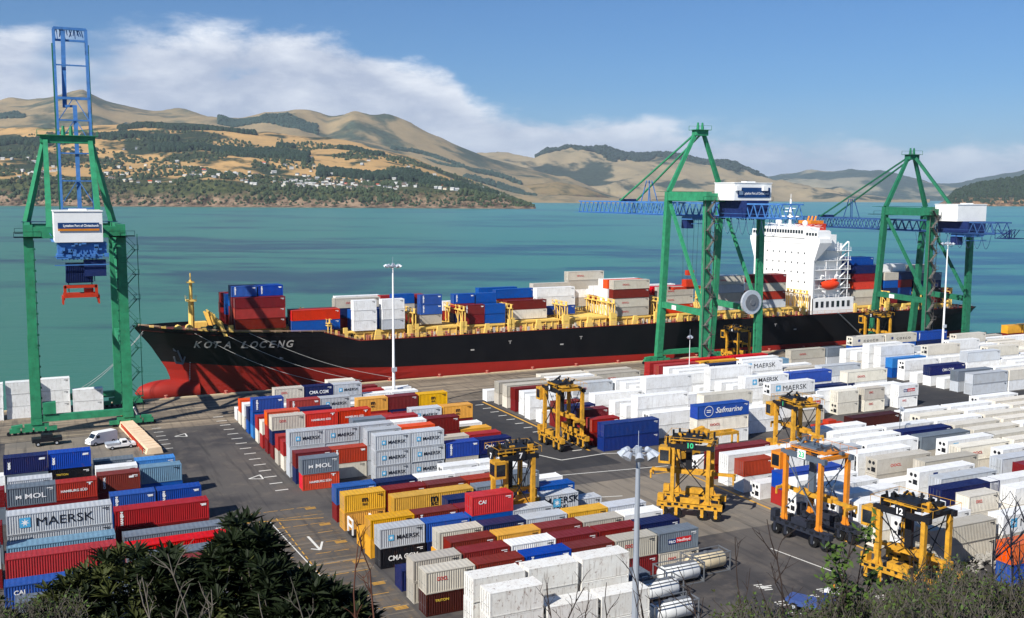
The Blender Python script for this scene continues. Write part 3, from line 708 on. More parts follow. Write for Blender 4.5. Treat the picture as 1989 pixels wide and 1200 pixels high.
# --- block below the bow: slots every 6.2 m from x=38.4, rows every 4.25 m from y=156.6
ax = [38.5, 44.6, 50.8, 57.0, 63.4, 69.7]; ay = lambda k: 156.7+4.27*k
A = {0: [['Sl', 'Rh'], None, ['Gm']*3, ['Gm']*3, ['Bv', 'Eo'], ['Nc', 'N']],
 1: [['M', 'N'], ['Pv', 'C-f'], ['G', 'Gm', 'G'], ['O', 'G', 'G'], ['E', 'M'], ['P', 'B']],
 2: [['Gm', 'Gm', 'G'], ['Gm', 'G', 'N'], ['G', 'G', 'N'], ['W', 'G', 'B'], ['M', 'M', 'B'], ['Y', 'M']],
 3: [['P', 'C'], ['N', 'M'], ['S', 'N', 'G'], ['P', 'M', 'B'], ['W', 'B'], ['W', 'N']],
 4: [['P', 'E'], ['G', 'G'], ['Sx', 'B'], ['Y', 'M'], ['Gm', 'N', 'B'], ['Yy', 'M', 'C']],
 5: [['Eo', 'N', 'M'], ['Rh', 'M', 'B'], ['Rh', 'B', 'M'], ['S', 'M'], ['B', 'M'], ['W', 'B']],
 6: [['O', 'P', 'M'], ['N', 'B', 'M'], ['M', 'G'], ['P', 'N'], ['M', 'N'], ['G', 'M']],
 7: [['C', 'P'], ['M', 'B'], ['G', 'M'], ['Yy', 'P', 'B'], ['M', 'N', 'B'], ['Yy', 'S', 'M']],
 8: [['P', 'C'], ['Pv', 'P', 'B'], ['Gm', 'G', 'G'], ['N', 'M'], ['G', 'N'], ['P', 'B']],
 9: [['Bv', 'B', 'V'], ['W', 'M'], ['G', 'M'], ['W', 'G'], ['S', 'B'], ['G', 'M']],
 10: [['N', 'B'], ['W', 'G'], ['W', 'N'], ['G', 'S'], ['W', 'B'], ['N', 'M']],
 11: [['W', 'C'], ['Eo', 'C', 'M'], ['Nc', 'B', 'M'], ['Gm', 'G', 'M'], ['W', 'G'], ['W', 'W']],
 12: [['O', 'C'], ['W', 'E'], ['G', 'W'], ['C', 'W', 'M'], ['P', 'M'], ['W', 'G']],
 13: [['W'], ['E'], ['G', 'S'], ['W', 'N'], ['M', 'P'], None]}
for k, row in A.items():
    for i, c in enumerate(row):
        if c: stack('A', k+1, i+1, ax[i], ay(k), T2, c)
# --- front centre block
bx = [39.1, 45.4, 51.7, 57.8, 64.1, 70.4]; by = lambda k: 102.7+4.05*k
B = {0: [['Eo', 'Dt'], ['M', 'M'], ['Bv', 'B'], ['M', 'P'], ['Eo', 'M'], ['Sp', 'Eo']],
 1: [['Eo', 'E'], ['M', 'S'], ['Wo', 'M'], ['M', 'B'], ['M', 'B'], ['Nc', 'B']],
 2: [['Nv'], ['M', 'Eo'], ['Y', 'B'], ['M', 'B'], ['Eo', 'M'], ['W', 'S']],
 3: [None, ['Eo', 'Y'], ['N', 'M'], ['G', 'W'], ['Yy', 'M'], ['Gm', 'G']],
 4: [['Gm', 'Kc'], ['B', 'N'], ['Ra', 'Bx', 'B'], ['G', 'E'], None, ['Nc']],
 5: [['Y', 'Y'], ['Mv', 'M'], ['M', 'M'], ['Y', 'B'], ['GM', 'G'], None],
 6: [['Y'], ['M'], ['N', 'M'], ['S'], ['Y'], ['G']],
 7: [None, None, None, None, None, None],
 8: [['Yy', 'Y'], ['M', 'M'], ['M', 'B'], ['P', 'M'], ['S', 'N'], ['B']],
 9: [['B', 'M'], ['N', 'M'], ['W', 'S'], ['W', 'S'], ['W', 'S'], ['W']]}
for k, row in B.items():
    for i, c in enumerate(row):
        if c: stack('B', k+1, i+1, bx[i], by(k), T2, c)
stack('B', 8, 2, 45.0, by(7), T4, ['Yy', 'N']); stack('B', 8, 4, 57.8, by(7), T2, ['S', 'N']); stack('B', 8, 5, 64.1, by(7), T2, ['Nc'])
for i, x in enumerate((57.4, 63.6)): stack('B', 11, i+4, x, by(10), T2, ['W', 'S'])
# --- pale reefers at the very front
for k, y in ((1, 88.5), (2, 92.8)):
    for i, x in enumerate((40.5, 47.0, 53.6)):
        if k == 1 and i > 0: stack('P', k, i+1, x, y, T2, ['Z-u', 'Z'] if i == 1 else ['Z', 'Z']); continue
        stack('P', k, i+1, x, y, T2, ['Z-d' if i == 0 else 'Z-f', 'Z-d', 'Z'])
stack('P', 1, 0, 45.4, 84.2, T2, ['M']) ; stack('P', 3, 5, 60.0, 98.0, T2, ['S'])
# --- white reefer blocks
wr2 = random.Random(21)
def wcol(sp=None):
    r = wr2.random()
    return 'W' if r < .66 else 'C' if r < .84 else 'G' if r < .92 else 'E' if r < .985 else 'B'
SPEC = {}
def spec(area, row, slot, cols, L=None, dx=0, dy=0): SPEC[(area, row, slot)] = (cols, L, dx, dy)
dyk = lambda k: 158.2+4.2*k
def block(area, xs, rows, yf, n=(2, 2, 2, 1, 2, 3), skip=.04):
    for k in rows:
        for i, x in enumerate(xs):
            if (area, k, i) in SPEC:
                cols, L, dx, dy = SPEC[(area, k, i)]
                if cols: stack(area, k+1, i+1, x+dx, yf(k)+dy, L or T4, cols)
                continue
            if wr2.random() < skip: continue
            c = wcol(); nn = wr2.choice(n)
            lg = '-'; r = wr2.random()
            if c in 'WG' and r < .12: lg = 'm'
            elif c == 'E' or r > .93: lg = 'o'
            elif r > .90: lg = 'p'
            stack(area, k+1, i+1, x, yf(k), T4, [c+lg]+['W']*(nn-1))
# D: left sub-block
spec('D', -1, 0, None); spec('D', -1, 2, None); spec('D', 0, 0, ['U-d', 'U-f']); spec('D', 0, 1, None); spec('D', -1, 1, ['Bs', 'Co', 'W'], None, 5.4, .2); spec('D', 0, 2, ['W', 'W'], None, 4.5, 0)
spec('D', 1, 0, ['P', 'M-d'], T2); spec('D', 2, 0, ['M-d'], T2, 4, 0); spec('D', 3, 0, ['M', 'P'], T2, 2.5, 0); spec('D', 4, 0, ['N', 'M'], T2, 2, 0); spec('D', 5, 0, ['M-d', 'M'], T2, 1, 0)
spec('D', 6, 0, ['W', ]); spec('D', 7, 0, ['W', 'W'], T2, -.6); spec('D', 8, 0, ['Wz', 'W']); spec('D', 9, 0, ['M-f', 'M-d']); spec('D', 10, 0, ['E', 'C']); spec('D', 11, 0, ['Eo', 'Eo']); spec('D', 12, 0, ['W'], T2, -1)
spec('D', 1, 1, ['W', 'W']); spec('D', 2, 1, ['W', 'W', 'W'])
block('D', [95.6, 108.4, 121.4], range(-1, 13), dyk)
# E: middle sub-block
spec('E', 0, 0, None); spec('E', -1, 0, None); spec('E', 2, 0, ['Wm', 'E', 'W']); spec('E', 4, 0, ['WM', 'W', 'W']); spec('E', 1, 0, ['Wp', 'E'], T2, 4.8, -.5); spec('E', 3, 1, ['N-f', 'C'], None, 3, 0)
spec('E', 1, 1, ['C', 'C'], T2, 4, 1.9); spec('E', 1, 2, ['Eo', 'Co'], T2, -1.2, 1.9); spec('E', 0, 1, None); spec('E', 0, 2, None); spec('E', -1, 1, None); spec('E', -1, 2, None)
spec('E', 1, 3, ['Wp', 'Wo'], T2, -4.6, 1.9); spec('E', 13, 0, ['P', 'P']); spec('E', 12, 0, ['P', 'P']); spec('E', 13, 1, ['R', 'P']); spec('E', 13, 2, ['R', 'M']); spec('E', 12, 1, ['Y', 'P']); spec('E', 12, 2, ['W', 'N']); spec('E', 11, 2, ['T', 'E'])
spec('E', 6, 2, ['B', 'W']); spec('E', 0, 3, None); spec('E', -1, 3, None)
spec('E', 2, 3, None); spec('E', 10, 2, ['W']); spec('E', 11, 1, ['N', 'W'])
block('E', [141.8, 154.6, 167.6], range(-1, 14), dyk)
for k in (1,): 
    cols, L, dx, dy = SPEC[('E', 1, 3)]; stack('E', 2, 4, 176.3, 163.9, L, cols)
# F: far right block, behind the lane
fx = [204.6+12.75*i for i in range(9)]; fy = lambda k: 167.6+4.2*k
spec('F', 0, 0, ['G-f', 'G'], T4); spec('F', 1, 0, ['S-d', 'G']); spec('F', 3, 0, ['Nc', 'W']); spec('F', 2, 0, ['W']); spec('F', 6, 0, ['V-f', 'B']); spec('F', 7, 0, ['W', 'W', 'W'])
spec('F', 8, 0, ['W', 'W', 'W']); spec('F', 9, 0, ['W', 'C']); spec('F', 5, 0, ['W', 'W']); spec('F', 4, 0, ['W']); spec('F', 10, 0, ['W', 'W'])
spec('F', 11, 0, ['Cz', 'B', 'W'], None, 6.4, 0); spec('F', 11, 1, ['Cz', 'B', 'W'], None, 6.4, 0); spec('F', 11, 2, ['Bv', 'N', 'W'], None, 6.4, 0)
spec('F', 11, 3, ['Nv', 'E'], None, 6, 0); spec('F', 11, 4, ['E', 'M'], None, 5, 0); spec('F', 12, 0, None); spec('F', 12, 1, ['W']); spec('F', 11, 5, ['Y-d', 'M', 'M'], T2, 7, 0); spec('F', 11, 6, ['Y-d', 'M', 'M'], T2, 1, 0)
spec('F', 11, 7, ['M', 'M'], None, 0, 0); spec('F', 12, 2, None); spec('F', 12, 3, ['T']); spec('F', 12, 4, ['M']); spec('F', 12, 5, None); spec('F', 12, 6, None)
spec('F', 5, 2, ['N', 'W'])
block('F', fx, range(0, 13), fy)
stack('Q', 1, 7, 189.5, 214.5, T4, ['Eo', 'E']); stack('Q', 1, 8, 202, 214, T2, ['S', 'G'])
# G: near right block
gy = lambda k: 89.1+4.13*k
gx = [102.6, 115.6, 129.0, 142.0, 155.2, 168.2, 181.4]
gspec = {
 -2: [None, ['O', 'B'], None, None, None, None, None], -1: [None]*7,
 0: [['E', 'E'], ['Wm', 'E'], ['W', 'W'], ['C', 'C'], ['W'], None, None],
 1: [['W', 'W'], ['W'], ['W', 'C'], ['Wm', 'W'], ['W', 'W'], None, None],
 2: [['W', 'C'], ['Co', 'C'], ['W', 'W'], ['C', 'W'], ['W', 'W'], None, None],
 3: [['WV', 'W'], ['Nc', 'W'], ['W', 'W'], ['E', 'C'], ['W', 'W'], ['W', 'C'], None],
 4: [['W', 'G'], ['G', 'W'], None, ['M', 'C'], ['W', 'W'], ['C', 'W'], None],
 5: [['W', 'W'], ['WH', 'W'], None, ['G', 'E'], ['C', 'W'], ['W', 'W'], ['W', 'W']],
 6: [['W', 'W'], ['W'], ['Eo', 'E'], ['Wp', 'C'], ['W', 'C'], ['C', 'C'], ['W', 'W']],
 7: [['B', 'P'], ['W', 'E'], ['Eou', 'E'], ['Co', 'C'], ['C', 'C'], ['W', 'C'], ['W', 'C']],
 8: [['W'], ['W', 'W'], ['W', 'W'], ['Wm', 'Wm'], ['C', 'C'], ['C', 'W'], ['C', 'W']],
 9: [['P-d', 'W'], ['G', 'W'], ['W', 'W'], ['S', 'E'], ['C', 'C'], ['W', 'C'], ['W', 'C']],
 10: [['W', 'W'], ['W', 'W'], ['W', 'C'], ['Nc', 'N'], ['C', 'C'], ['C', 'C'], ['C', 'W']],
 11: [['M', 'M'], ['W'], ['W', 'G'], ['W', 'W'], ['W', 'C'], ['C', 'C'], ['W', 'C']],
 12: [['W'], ['W'], ['W', 'W'], ['E'], ['C', 'C'], ['W', 'C'], ['C', 'C']],
 13: [None, None, None, ['D-f', 'E'], ['W', 'C'], ['W', 'C'], ['C', 'C']],
 14: [None, None, None, None, ['W'], ['W'], ['W', 'C']]}
gdx = {(7, 2): -6.2, (5, 1): 7.6, (4, 1): 7.7, (3, 1): 3.1, (2, 1): 4, (1, 1): 3.2, (0, 1): .6, (-2, 1): -8.0, (6, 3): 5.2, (8, 3): 1.6, (7, 1): 20 and 0, (7, 0): .7, (8, 2): -6.2, (6, 1): 0}
for k, row in gspec.items():
    for i, c in enumerate(row):
        if c is None: continue
        L = T4
        if (k, i) in ((9, 0), (6, 3), (2, 1), (1, 1)): L = T2
        if (k, i) == (7, 1): continue
        if (k, i) == (7, 2): stack('G', k+1, i+1, 122.9, gy(7), T4, c); continue
        if (k, i) == (8, 2): stack('G', k+1, i+1, 122.9, gy(8), T4, c); stack('G', k+1, 2, 116.2, gy(8), T2, ['W', 'W']); continue
        if (k, i) == (8, 1): continue
        stack('G', k+1, i+1, gx[i]+gdx.get((k, i), 0), gy(k), L, c)
        if L == T2: stack('G', k+1, i+1, gx[i]+gdx.get((k, i), 0)+6.3, gy(k), T2, ['W', 'W'] if k > 3 else ['C'])
# --- behind the left crane
for x, y, c in ((-4.9, 233.4, ['W', 'W', 'W']), (1.4, 234.6, ['W', 'W', 'W']), (8.0, 233.6, ['W', 'W']), (-11.5, 232.6, ['W', 'W', 'W'])): stack('Q', 1, int((x+18)/6), x, y, T2, c)
# --- on the ship: hatch tops at z
def ship(row, slot, x, y, z, L, cols): stack('S', row, slot, x, y, L, cols, z)
HZ = 12.9
ship(1, 1, 45.0, 246.6, 14.6, T4, ['M', 'P', 'M']); ship(2, 1, 44.8, 249.2, 14.6, T2, ['Bv', 'M', 'M', 'M']); ship(2, 2, 51.2, 249.2, 14.6, T2, ['Bv', 'Mv', 'M', 'M'])
ship(3, 1, 44.8, 251.8, 14.6, T2, ['N', 'B', 'M', 'M']); ship(3, 2, 51.2, 251.8, 14.6, T2, ['B', 'M', 'M', 'M']); ship(4, 1, 44.6, 257, 14.6, T2, ['B', 'B', 'M']); ship(5, 1, 44.2, 262, 14.6, T2, ['P', 'P', 'M'])
ship(1, 2, 58.6, 246, 13.6, T4, ['R', 'B']); ship(2, 3, 58.6, 248.6, 13.6, T4, ['M', 'B']); ship(3, 3, 58.4, 253.8, 13.6, T4, ['N'])
ship(1, 3, 74.2, 245.5, 12.9, T2, ['W-f']*3); ship(1, 4, 81.7, 245.5, 12.9, T2, ['W-f', 'W-f', 'G-f']); ship(2, 4, 74.0, 248.1, 12.9, T4, ['Bv', 'B']); ship(3, 4, 71.2, 252.4, 12.9, T4, ['Eo', 'N', 'P']); ship(4, 4, 73, 257.5, 12.9, T4, ['W', 'W', 'N']); ship(5, 4, 84.5, 255, 12.9, T4, ['P', 'W', 'M'])
ship(1, 5, 92.9, 247.6, 13.4, T2, ['Bv', 'Bv', 'E']); ship(2, 5, 86.8, 252, 13.4, T2, ['Bv', 'E', 'P']); ship(3, 5, 93.5, 255.2, 13.4, T2, ['E', 'M'])
ship(1, 6, 104.6, 246, 13.0, T2, ['Mv', 'M']); ship(1, 7, 110.8, 246, 12.9, T2, ['Bv', 'Bv']); ship(2, 6, 103.4, 250, 13.0, T2, ['Bv', 'P', 'N']); ship(2, 7, 110, 250, 13.0, T2, ['Bv', 'B', 'E']); ship(3, 6, 103, 257, 13, T4, ['W', 'P'])
ship(1, 8, 118.4, 248, 13.4, T4, ['M', 'C']); ship(2, 8, 118.6, 256, 13.2, T4, ['B', 'M', 'E']) ; ship(3, 8, 116, 262, 13.2, T4, ['B', 'M', 'E'])
ship(2, 9, 129.6, 252, 13.6, T4, ['W', 'W', 'B']); ship(3, 9, 131.4, 258, 14.3, T4, ['Eo', 'W', 'E']); ship(4, 9, 144, 260, 14.6, T4, ['Eo', 'E', 'W', 'E'])
ship(1, 10, 151.0, 246, 12.9, T4, ['Eo', 'M', 'Eo', 'Eo']); ship(2, 10, 150.7, 248.8, 12.9, T4, ['O', 'W', 'W', 'C']); ship(3, 10, 150.7, 251.4, 12.9, T4, ['W', 'W', 'W', 'C'])
ship(1, 11, 167.4, 247, 12.9, T4, ['Eo', 'Eo', 'R']); ship(2, 11, 167, 250, 12.9, T4, ['R', 'Eo', 'Eo']); ship(3, 11, 167, 256, 12.9, T4, ['W', 'Eo', 'M'])
ship(1, 12, 186.4, 247.2, 12.9, T4, ['Eo', 'G', 'E', 'G']); ship(2, 12, 186.4, 250, 12.9, T4, ['W', 'G', 'E', 'G']); ship(1, 13, 202.4, 246.6, 12.9, T4, ['M', 'E', 'P', 'G']); ship(2, 13, 202.4, 249.4, 12.9, T4, ['M', 'W', 'P', 'G'])
ship(1, 14, 243.6, 247.4, 12.0, T4, ['N', 'M', 'R', 'E', 'E', 'S'][:5]); ship(2, 14, 242.4, 250.2, 12.0, T4, ['B', 'B', 'M', 'E', 'E', 'S']); ship(3, 14, 242, 253.4, 12, T4, ['N', 'M', 'M', 'R', 'S', 'S'])
ship(1, 15, 257.4, 247.6, 12.0, T2, ['E', 'B', 'N', 'M']); ship(1, 16, 263.8, 247.6, 12, T2, ['N', 'Mc', 'B', 'K']); ship(2, 15, 257, 250.2, 12, T2, ['W', 'W', 'M', 'W', 'M']); ship(2, 16, 263.4, 250.2, 12, T2, ['W', 'B', 'T', 'M', 'N'])
ship(1, 17, 272, 248, 11.4, T4, ['S', 'N', 'K', 'M']); ship(2, 17, 271.6, 250.6, 11.4, T4, ['E', 'E', 'N', 'K', 'M']); ship(3, 17, 258, 254, 11.8, T4, ['E', 'G', 'N', 'M']); ship(1, 18, 285, 249, 11.0, T2, ['P', 'N']); ship(3, 18, 271, 256, 11.4, T4, ['C', 'E', 'N', 'M'])
for k in range(3): ship(4+k, 10, 151, 254.5+3.2*k, 12.9, T4, ['W', 'M', 'C', 'E'][:3]); 

# which containers can be seen, and how large
vs, fs = [], []
for b in BOX:
    i = len(vs); x0, y0, z0 = b['x'], b['y'], b['z']; x1, y1, z1 = x0+b['L'], y0+2.438, z0+b['H']
    vs += [(x0, y0, z0), (x1, y0, z0), (x1, y1, z0), (x0, y1, z0), (x0, y0, z1), (x1, y0, z1), (x1, y1, z1), (x0, y1, z1)]
    for q in ((0, 3, 2, 1), (4, 5, 6, 7), (0, 1, 5, 4), (1, 2, 6, 5), (2, 3, 7, 6), (3, 0, 4, 7)): fs.append(tuple(i+a for a in q))
tree = BVHTree.FromPolygons(vs, fs); cnt = [0]*len(BOX)
for j in range(160, 618, 2):
    for i in range(0, 1024, 2):
        d = FW + RT*(((i+.5)*1989/1024-CX)/F_PX) - UP*(((j+.5)*1200/618-CY)/F_PX)
        hit = tree.ray_cast(CAM, d.normalized(), 1500)
        if hit[2] is not None: cnt[hit[2]//6] += 1
order = sorted(range(len(BOX)), key=lambda i: -cnt[i]); keep = set(i for i in order[:300] if cnt[i] > 0)
print('containers', len(BOX), 'visible', sum(c > 0 for c in cnt), 'kept', len(keep), 'smallest', cnt[order[min(299, len(order)-1)]])
ORD = ['zeroth', 'first', 'second', 'third', 'fourth', 'fifth', 'sixth', 'seventh', 'eighth', 'ninth', 'tenth', 'eleventh', 'twelfth', 'thirteenth', 'fourteenth', 'fifteenth', 'sixteenth', 'seventeenth', 'eighteenth']
used = {}
def clabel(b):
    w_ = CC[b['c']][0]
    k = {'m': 'star-badged ', 'M': 'star-badged ', 'o': 'red-lettered ', 'h': 'white-lettered ', 'y': 'black-lettered ', 'l': 'white-lettered ', 's': 'script-lettered ', 'p': 'red-and-blue-badged ', 'z': 'black-lettered '}.get(b['lg'], '')
    tier = 'alone' if b['n'] == 1 else 'top' if b['t'] == b['n']-1 else 'bottom' if b['t'] == 0 else 'middle' if b['n'] == 3 else ORD[b['t']+1]+' layer'
    tier = tier if b['n'] == 1 else tier+' of stack'
    return f"{k}{w_} container, {tier}, {ORD[max(0, min(18, b['s']))]} from left, {ORD[max(1, min(18, b['r']))]} row, {AREAS[b['a']]}"
RB = {}
rest = MB(); rmats = []; ridx = {}
for i, b in enumerate(BOX):
    L, H = b['L'], b['H']; m = cmat(b['c']); kind = 'reef' if b['reef'] else 'dry'
    if i not in keep:
        if m.name not in ridx: ridx[m.name] = len(rmats); rmats.append(m)
        rest.m = ridx[m.name]; x0, y0, z0 = b['x'], b['y'], b['z']
        rest.box(x0+.02, x0+L-.02, y0+.03, y0+2.408, z0+.05, z0+H-.04)
        for xx in (x0, x0+L-.16):
            for yy in (y0, y0+2.298): rest.box(xx, xx+.16, yy, yy+.14, z0, z0+H)
        rest.box(x0+.16, x0+L-.16, y0+.004, y0+.1, z0+H-.13, z0+H-.02)
        continue
    t = thing('shipping_container', clabel(b), 'container', (b['x']+L/2, b['y']+1.219, b['z']), 0, 'shipping containers in the yard' if b['a'] != 'S' else 'shipping containers aboard the ship')
    mobj('body', cmesh((L, H, kind), lambda: body_mesh(L, H, kind)), m, t)
    e = b['e']
    if e == 'f': mobj('end_wall', cmesh((L, H, 'front'), lambda: end_mesh(L, H, 'front')), m, t)
    elif e == 'u':
        u = mobj('cooling_unit', cmesh((L, H, 'unit'), lambda: end_mesh(L, H, 'unit')), m, t)
        if cnt[i] > 12: mobj('fan', cmesh((L, 'fan'), lambda: fan_mesh(L)), M_DARK, u)
    else:
        if (L, H, 'd1') not in CM: CM[(L, H, 'd1')], CM[(L, H, 'd2')] = end_mesh(L, H, 'door')
        d1 = mobj('door', CM[(L, H, 'd1')], m, t); mobj('door', CM[(L, H, 'd2')], m, t)
        if cnt[i] > 30: mobj('locking_rods', cmesh((L, 'rod'), lambda: rod_mesh(L, H)), M_GREY, t)
    if b['lg'] and cnt[i] > 8: logo(t, b['lg'], L, H)
    if cnt[i] > 45 and b['c'] != 'Z' and b['lg'] != 'h':
        mk = M_TXTK if b['c'] in 'WCGEYTZ' else M_TXTW
        rect(t, 'mark', L/2-1.15, L/2-.35, H-.48, H-.38, -1.222, mk); rect(t, 'mark', L/2-.75, L/2-.35, H-.68, H-.60, -1.222, mk)
if rest.v: tag(rest.build('shipping_containers', rmats), 'remaining shipping containers seen small or hidden between the stacks', 'container', kind='stuff')
# ------------------------------------------------------------------ ship
SHY = 259.0
def deck_z(x): return interp([(20, 15.6), (26, 15.2), (42, 14.3), (61, 13.6), (66, 13.3), (75, 10.7), (160, 10.7), (210, 10.5), (250, 10.2), (298, 9.6)], x)
def red_z(x): return interp([(20, 6.6), (33, 6.0), (47, 5.0), (84, 3.4), (158, 1.9), (220, 1.5), (300, 1.0)], x)
def half(x, z):
    zd = deck_z(x); xs = interp([(-4, 31.5), (1.4, 31.2), (3.7, 30.6), (10.4, 26.6), (15.4, 22.6)], z)   # stem line
    t = max(0, min(1, (z+3.4)/(zd+3.4)))
    full = 104*(1-t)+66*t
    p = 1.55*(1-t)+2.6*t
    if x <= xs: return 0.0
    b = 15.6 if x >= full else 15.6*(1-((full-x)/(full-xs))**p)
    # run aft
    st0 = 222*(1-t)+292*t
    if x > st0:
        u = (x-st0)/(300-st0+26*(1-t)+10); b *= max(0.02, 1-u**1.7*(1.0-.45*t))
    return max(b, 0)
def hull_part(name, zlo, zhi, m, parent, nz):
    mb = MB(); xs = [22.6, 24, 25.5, 27, 28.5, 30, 31.3, 32.5, 34, 36, 38, 41, 44, 48, 52, 56, 60, 63, 66, 69, 72, 75, 79, 84, 90, 97, 105]+[115+12*i for i in range(9)]+[220, 228, 236, 244, 252, 260, 268, 276, 284, 290, 295, 298.5]
    for sgn in (-1, 1):
        i0 = len(mb.v)
        for x in xs:
            a, b = zlo(x), zhi(x)
            for j in range(nz+1):
                z = a+(b-a)*j/nz; X = x
                xst = interp([(-4, 31.5), (1.4, 31.2), (3.7, 30.6), (10.4, 26.6), (15.4, 22.6)], z)
                if X < xst: X = xst
                if x > 290: X = x-(b-z)*.25*(x-290)/8.5
                mb.v.append((X, SHY+sgn*half(X+.001, z), z))
        for i in range(len(xs)-1):
            for j in range(nz):
                p = i0+i*(nz+1)+j; mb.f.append((p, p+nz+1, p+nz+2, p+1)); mb.mi.append(0)
    # transom
    x = 298.5; a, b = zlo(x), zhi(x)
    for j in range(nz):
        z0, z1 = a+(b-a)*j/nz, a+(b-a)*(j+1)/nz
        X0, X1 = x-(b-z0)*.25, x-(b-z1)*.25
        mb.face((X0, SHY-half(X0, z0), z0), (X0, SHY+half(X0, z0), z0), (X1, SHY+half(X1, z1), z1), (X1, SHY-half(X1, z1), z1))
    return mb.build(name, m, parent, False)
M_HULL = mat('hull_black', (9, 9, 13), .5, 0, .35, .25, spec=.25, streak=.5, dirtcol=(30, 26, 26))
M_BOOT = mat('hull_red', (160, 38, 28), .6, 0, .5, .07, streak=.3, dirtcol=(110, 30, 26))
M_DECK = mat('deck_red', (108, 44, 36), .8, 0, .3, .2)
ship_ = thing('container_ship', 'long black container ship with a red lower hull and white bridge moored at the quay', 'ship')
hull_part('hull', lambda x: red_z(x), lambda x: deck_z(x), M_HULL, ship_, 8)
lower = hull_part('lower_hull', lambda x: -4.2, lambda x: red_z(x), M_BOOT, ship_, 5)
mb = MB(); i0 = 0
for a in range(15):                                     # bulbous bow
    t = a/14; x = 22.7+15*t; r = 2.9*math.sqrt(max(0.0, 1-(1-min(1, t*1.9))**2))
    for b in range(16): th = 2*math.pi*b/16; mb.v.append((x, SHY+r*1.05*math.cos(th)*(1+.25*t), -1.3+r*math.sin(th)))
for a in range(14):
    for b in range(16): mb.f.append((a*16+b, a*16+(b+1) % 16, (a+1)*16+(b+1) % 16, (a+1)*16+b)); mb.mi.append(0)
mb.build('bulb', M_BOOT, lower, True)
mb = MB()                                              # decks
X = [24+2*i for i in range(23)]
for a, b in zip(X, X[1:]):
    za, zb = deck_z(a)-1.0, deck_z(b)-1.0
    ya, yb = max(0.0, half(a, za+.8)-.25), max(0, half(b, zb+.8)-.25); mb.face((a, SHY-ya, za), (b, SHY-yb, zb), (b, SHY+yb, zb), (a, SHY+ya, za))
X = [68+10*i for i in range(23)]+[297.5]
for a, b in zip(X, X[1:]):
    za, zb = deck_z(a)-.35, deck_z(b)-.35; ya, yb = half(a, za)-.05, half(b, zb)-.05; mb.face((a, SHY-ya, za), (b, SHY-yb, zb), (b, SHY+yb, zb), (a, SHY+ya, za))
mb.build('deck', M_DECK, ship_)
mb = MB()                                               # red sheer line and rail
X = [24+3*i for i in range(92)]
for a, b in zip(X, X[1:]):
    if 66 <= a: 
        ya, yb = SHY-half(a, deck_z(a))-.03, SHY-half(b, deck_z(b))-.03
        mb.beam((a, ya, deck_z(a)+.04), (b, yb, deck_z(b)+.04), .14, .12)
mb.build('sheer_strip', mat('strip_red', (150, 52, 40), .7), ship_)
mb = MB()
for a, b in zip(X, X[1:]):
    ya, yb = SHY-half(a, deck_z(a))+.1, SHY-half(b, deck_z(b))+.1
    h = 1.1 if a > 72 else .5
    mb.beam((a, ya, deck_z(a)+h), (b, yb, deck_z(b)+h), .07); mb.beam((a, ya, deck_z(a)+h*.55), (b, yb, deck_z(b)+h*.55), .05); mb.beam((a, ya, deck_z(a)), (a, ya, deck_z(a)+h), .07)
mb.build('railing', mat('rail_pale', (206, 170, 140), .7), ship_)
# name and marks
def hull_text(s, size, x, z, m, width, shear=0.0):
    me = text_mesh(s, size, .02, width, shear).copy(); me.materials.clear(); me.materials.append(m)
    zc = z
    for v in me.vertices:
        X_ = x+v.co.x; Z_ = zc+v.co.z; v.co = Vector((X_, SHY-half(X_, Z_)-.22+v.co.y, Z_))
    link('lettering', me, ship_)
M_NAME = mat('hull_lettering', (176, 172, 168), .6, 0, .2, 1)
for ch, xx in zip('KOTA LOCENG', (36.9, 39.1, 41.1, 43.3, 0, 47.2, 49.3, 51.4, 53.5, 55.5, 57.6)):
    if ch != ' ': hull_text(ch, 2.5, xx, 10.05, M_NAME, 1.72, .22)
for x in (117, 139, 208): hull_text('T', 1.2, x, 7.5, M_NAME, 1.0)
mb = MB()
for x, z in ((56, 7.0), (106, 6.3), (133, 6.2), (216, 6.0)): mb.box(x-.5, x+.5, SHY-15.72 if x > 80 else SHY-half(x, z)-.12, SHY-15.58 if x > 80 else SHY-half(x, z)+.1, z, z+.35)
mb.build('hull_mark', M_NAME, ship_)
mb = MB()                                               # draught marks and anchor
for i in range(14):
    z = -2.2+.62*i; x = 35.5; mb.box(x-.12, x+.14, SHY-half(x, z)-.08, SHY-half(x, z)+.05, z, z+.3)
mb.build('draught_mark', M_TXTW, ship_)
mb = MB(); ax_, az_ = 33.2, 7.4; ay_ = SHY-half(ax_, az_)-.5
mb.beam((ax_-.6, ay_, az_+1.8), (ax_+.6, ay_, az_-1.4), .4); mb.beam((ax_-1.1, ay_, az_-1.2), (ax_+.6, ay_, az_-1.6), .5); mb.beam((ax_-1.1, ay_, az_-1.2), (ax_-1.5, ay_-.1, az_+.3), .35); mb.beam((ax_+.6, ay_, az_-1.6), (ax_+1.1, ay_-.1, az_+.2), .35)
mb.tube((ax_-.9, ay_+.2, az_+2.2), (ax_-.9, ay_+.9, az_+2.2), .75, n=10)
mb.build('anchor', M_GREY, ship_)
